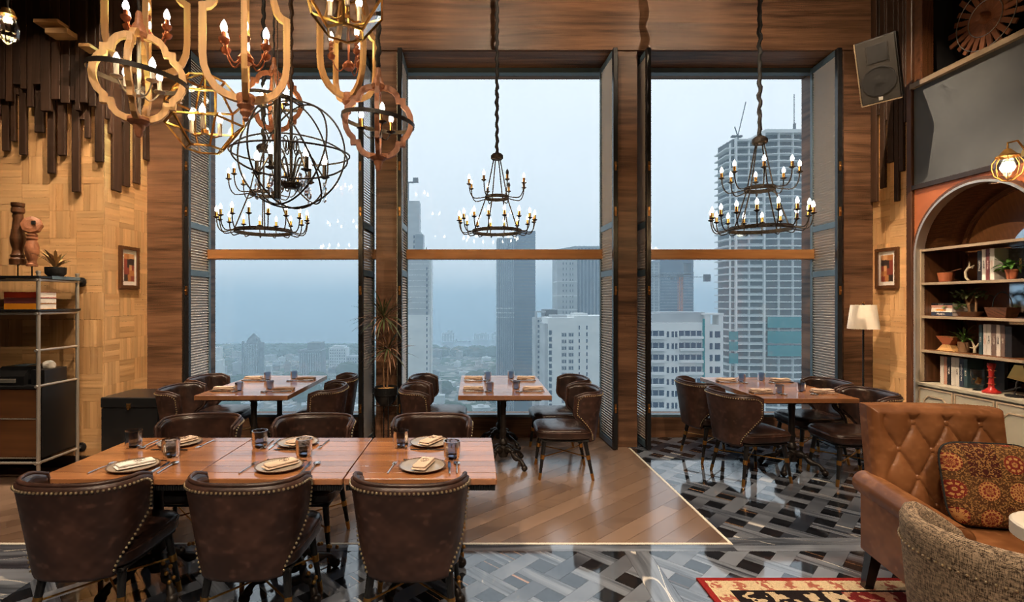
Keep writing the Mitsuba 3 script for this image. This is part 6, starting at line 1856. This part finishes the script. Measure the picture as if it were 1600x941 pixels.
s = superq(0.215, 0.205, 0.075, 0.75, 0.36, 48, 24)
s.apply_transform(M_((0, 0, 0), 0, rx=90))
v = s.vertices
sq = np.clip(1 - 0.10 * ((np.abs(v[:, 0]) / 0.215) ** 2 * (np.abs(v[:, 2]) / 0.205 < 0.7)), 0.8, 1)
cu = trimesh.Trimesh(v, s.faces, process=False)
key = thing('cushion', 'patterned red and gold tapestry cushion with black piping on the tan armchair', 'cushion')
CM = AM @ M_((-0.115, -0.15, 0.69), -2, rx=14)
put(key + '__cover', cu, 'tapestry', True, uv=np.stack([v[:, 0] / 0.4 + 3.02, v[:, 2] / 0.4 + 2.9], 1), M=CM)
t = np.linspace(0, 2 * np.pi, 65)[:-1]
pw = lambda x, e: np.sign(x) * np.abs(x) ** e
put(key + '__piping', tube(np.stack([0.216 * pw(np.cos(t), 0.36), 0 * t, 0.206 * pw(np.sin(t), 0.36)], 1), 0.006, 7, closed=True), 'black_matte', True, M=CM)

# tweed tub chair, seen from behind
TC = (1.925, 1.835, ZR)
k = Kit()
na, nh = 61, 24
ang = np.linspace(math.radians(66), math.radians(314), na)
P = np.zeros((na, nh, 3))
for i, a in enumerate(ang):
    e = abs(i / (na - 1) - 0.5) * 2
    zt_ = 0.835 - 0.14 * max(0, (e - 0.55) / 0.45) ** 1.6
    zb = 0.17
    prof = []
    for s in np.linspace(0, 1, nh):
        if s < 0.42:
            u = s / 0.42; r, z = 0.262 + 0.048 * u, zb + (zt_ - 0.05 - zb) * u
        elif s < 0.62:
            u = (s - 0.42) / 0.2 * math.pi; r, z = 0.277 + 0.033 * math.cos(u), zt_ - 0.05 + 0.05 * math.sin(u)
        else:
            u = (s - 0.62) / 0.38; r, z = 0.244 - 0.02 * u, zt_ - 0.05 - (zt_ - 0.05 - 0.34) * u
        prof.append((r, z))
    for j, (r, z) in enumerate(prof):
        P[i, j] = (r * math.cos(a), r * math.sin(a), z)
shell = grid(P)
caps = []
for i, fl in ((0, False), (-1, True)):
    c = P[i].mean(0)
    nrm = np.array([-math.sin(ang[i]), math.cos(ang[i]), 0]) * (-0.03 if i == 0 else 0.03)
    ring_ = P[i]
    mid = ring_ * 0.5 + c * 0.5 + nrm * 0.85
    caps.append(grid(np.stack([ring_, ring_ * 0.8 + c * 0.2 + nrm * 0.6, mid, np.repeat((c + nrm)[None], nh, 0)], 0), fl))
k.add('tub_back', cat(shell, *caps), 'tweed', 60)
dome = trimesh.creation.icosphere(1, 0.0045)
st = []
for a in np.arange(math.radians(72), math.radians(308), 0.075):
    i = int(round((a - ang[0]) / (ang[-1] - ang[0]) * (na - 1)))
    q_ = P[i, 8]
    st.append(tf(dome, (0.309 * math.cos(a), 0.309 * math.sin(a), P[i, 9, 2] - 0.02)))
k.add('nail_studs', cat(*st), 'stud_metal', True, kind='stuff')
s = superq(0.235, 0.235, 0.06, 0.5, 0.7, 30, 14); s.apply_translation((0.045, 0, 0.41)); k.add('seat_cushion', s, 'tweed', True)
k.add('seat_base', lathe([(0, 0.17), (0.255, 0.17), (0.258, 0.35), (0, 0.35)], 36), 'tweed', 40)
for a in (45, 135, 225, 315):
    c, s_ = math.cos(math.radians(a)), math.sin(math.radians(a))
    k.add('leg', rod((0.21 * c, 0.21 * s_, 0), (0.19 * c, 0.19 * s_, 0.171), 0.013, 10, 0.02), 'black_paint', 40)
k.place(thing('tub_chair', 'brown tweed tub chair with nail studs in the lower right corner', 'chair'), M_(TC, 8))
k = thing('side_table', 'small round side table with a pale stone top at the right edge', 'side table')
c = (2.315, 1.945)
part(k, 'stone_top', lathe([(0, 0.705), (0.185, 0.705), (0.195, 0.71), (0.195, 0.758), (0.188, 0.764), (0, 0.764)], 40, (*c, ZR)), 'stone_white', 40)
part(k, 'column', lathe([(0, 0.02), (0.02, 0.02), (0.02, 0.69), (0.06, 0.705), (0, 0.705)], 16, (*c, ZR)), 'black_metal', 40)
part(k, 'foot', lathe([(0, 0), (0.12, 0), (0.12, 0.01), (0.02, 0.022), (0, 0.022)], 26, (*c, ZR)), 'black_metal', 40)
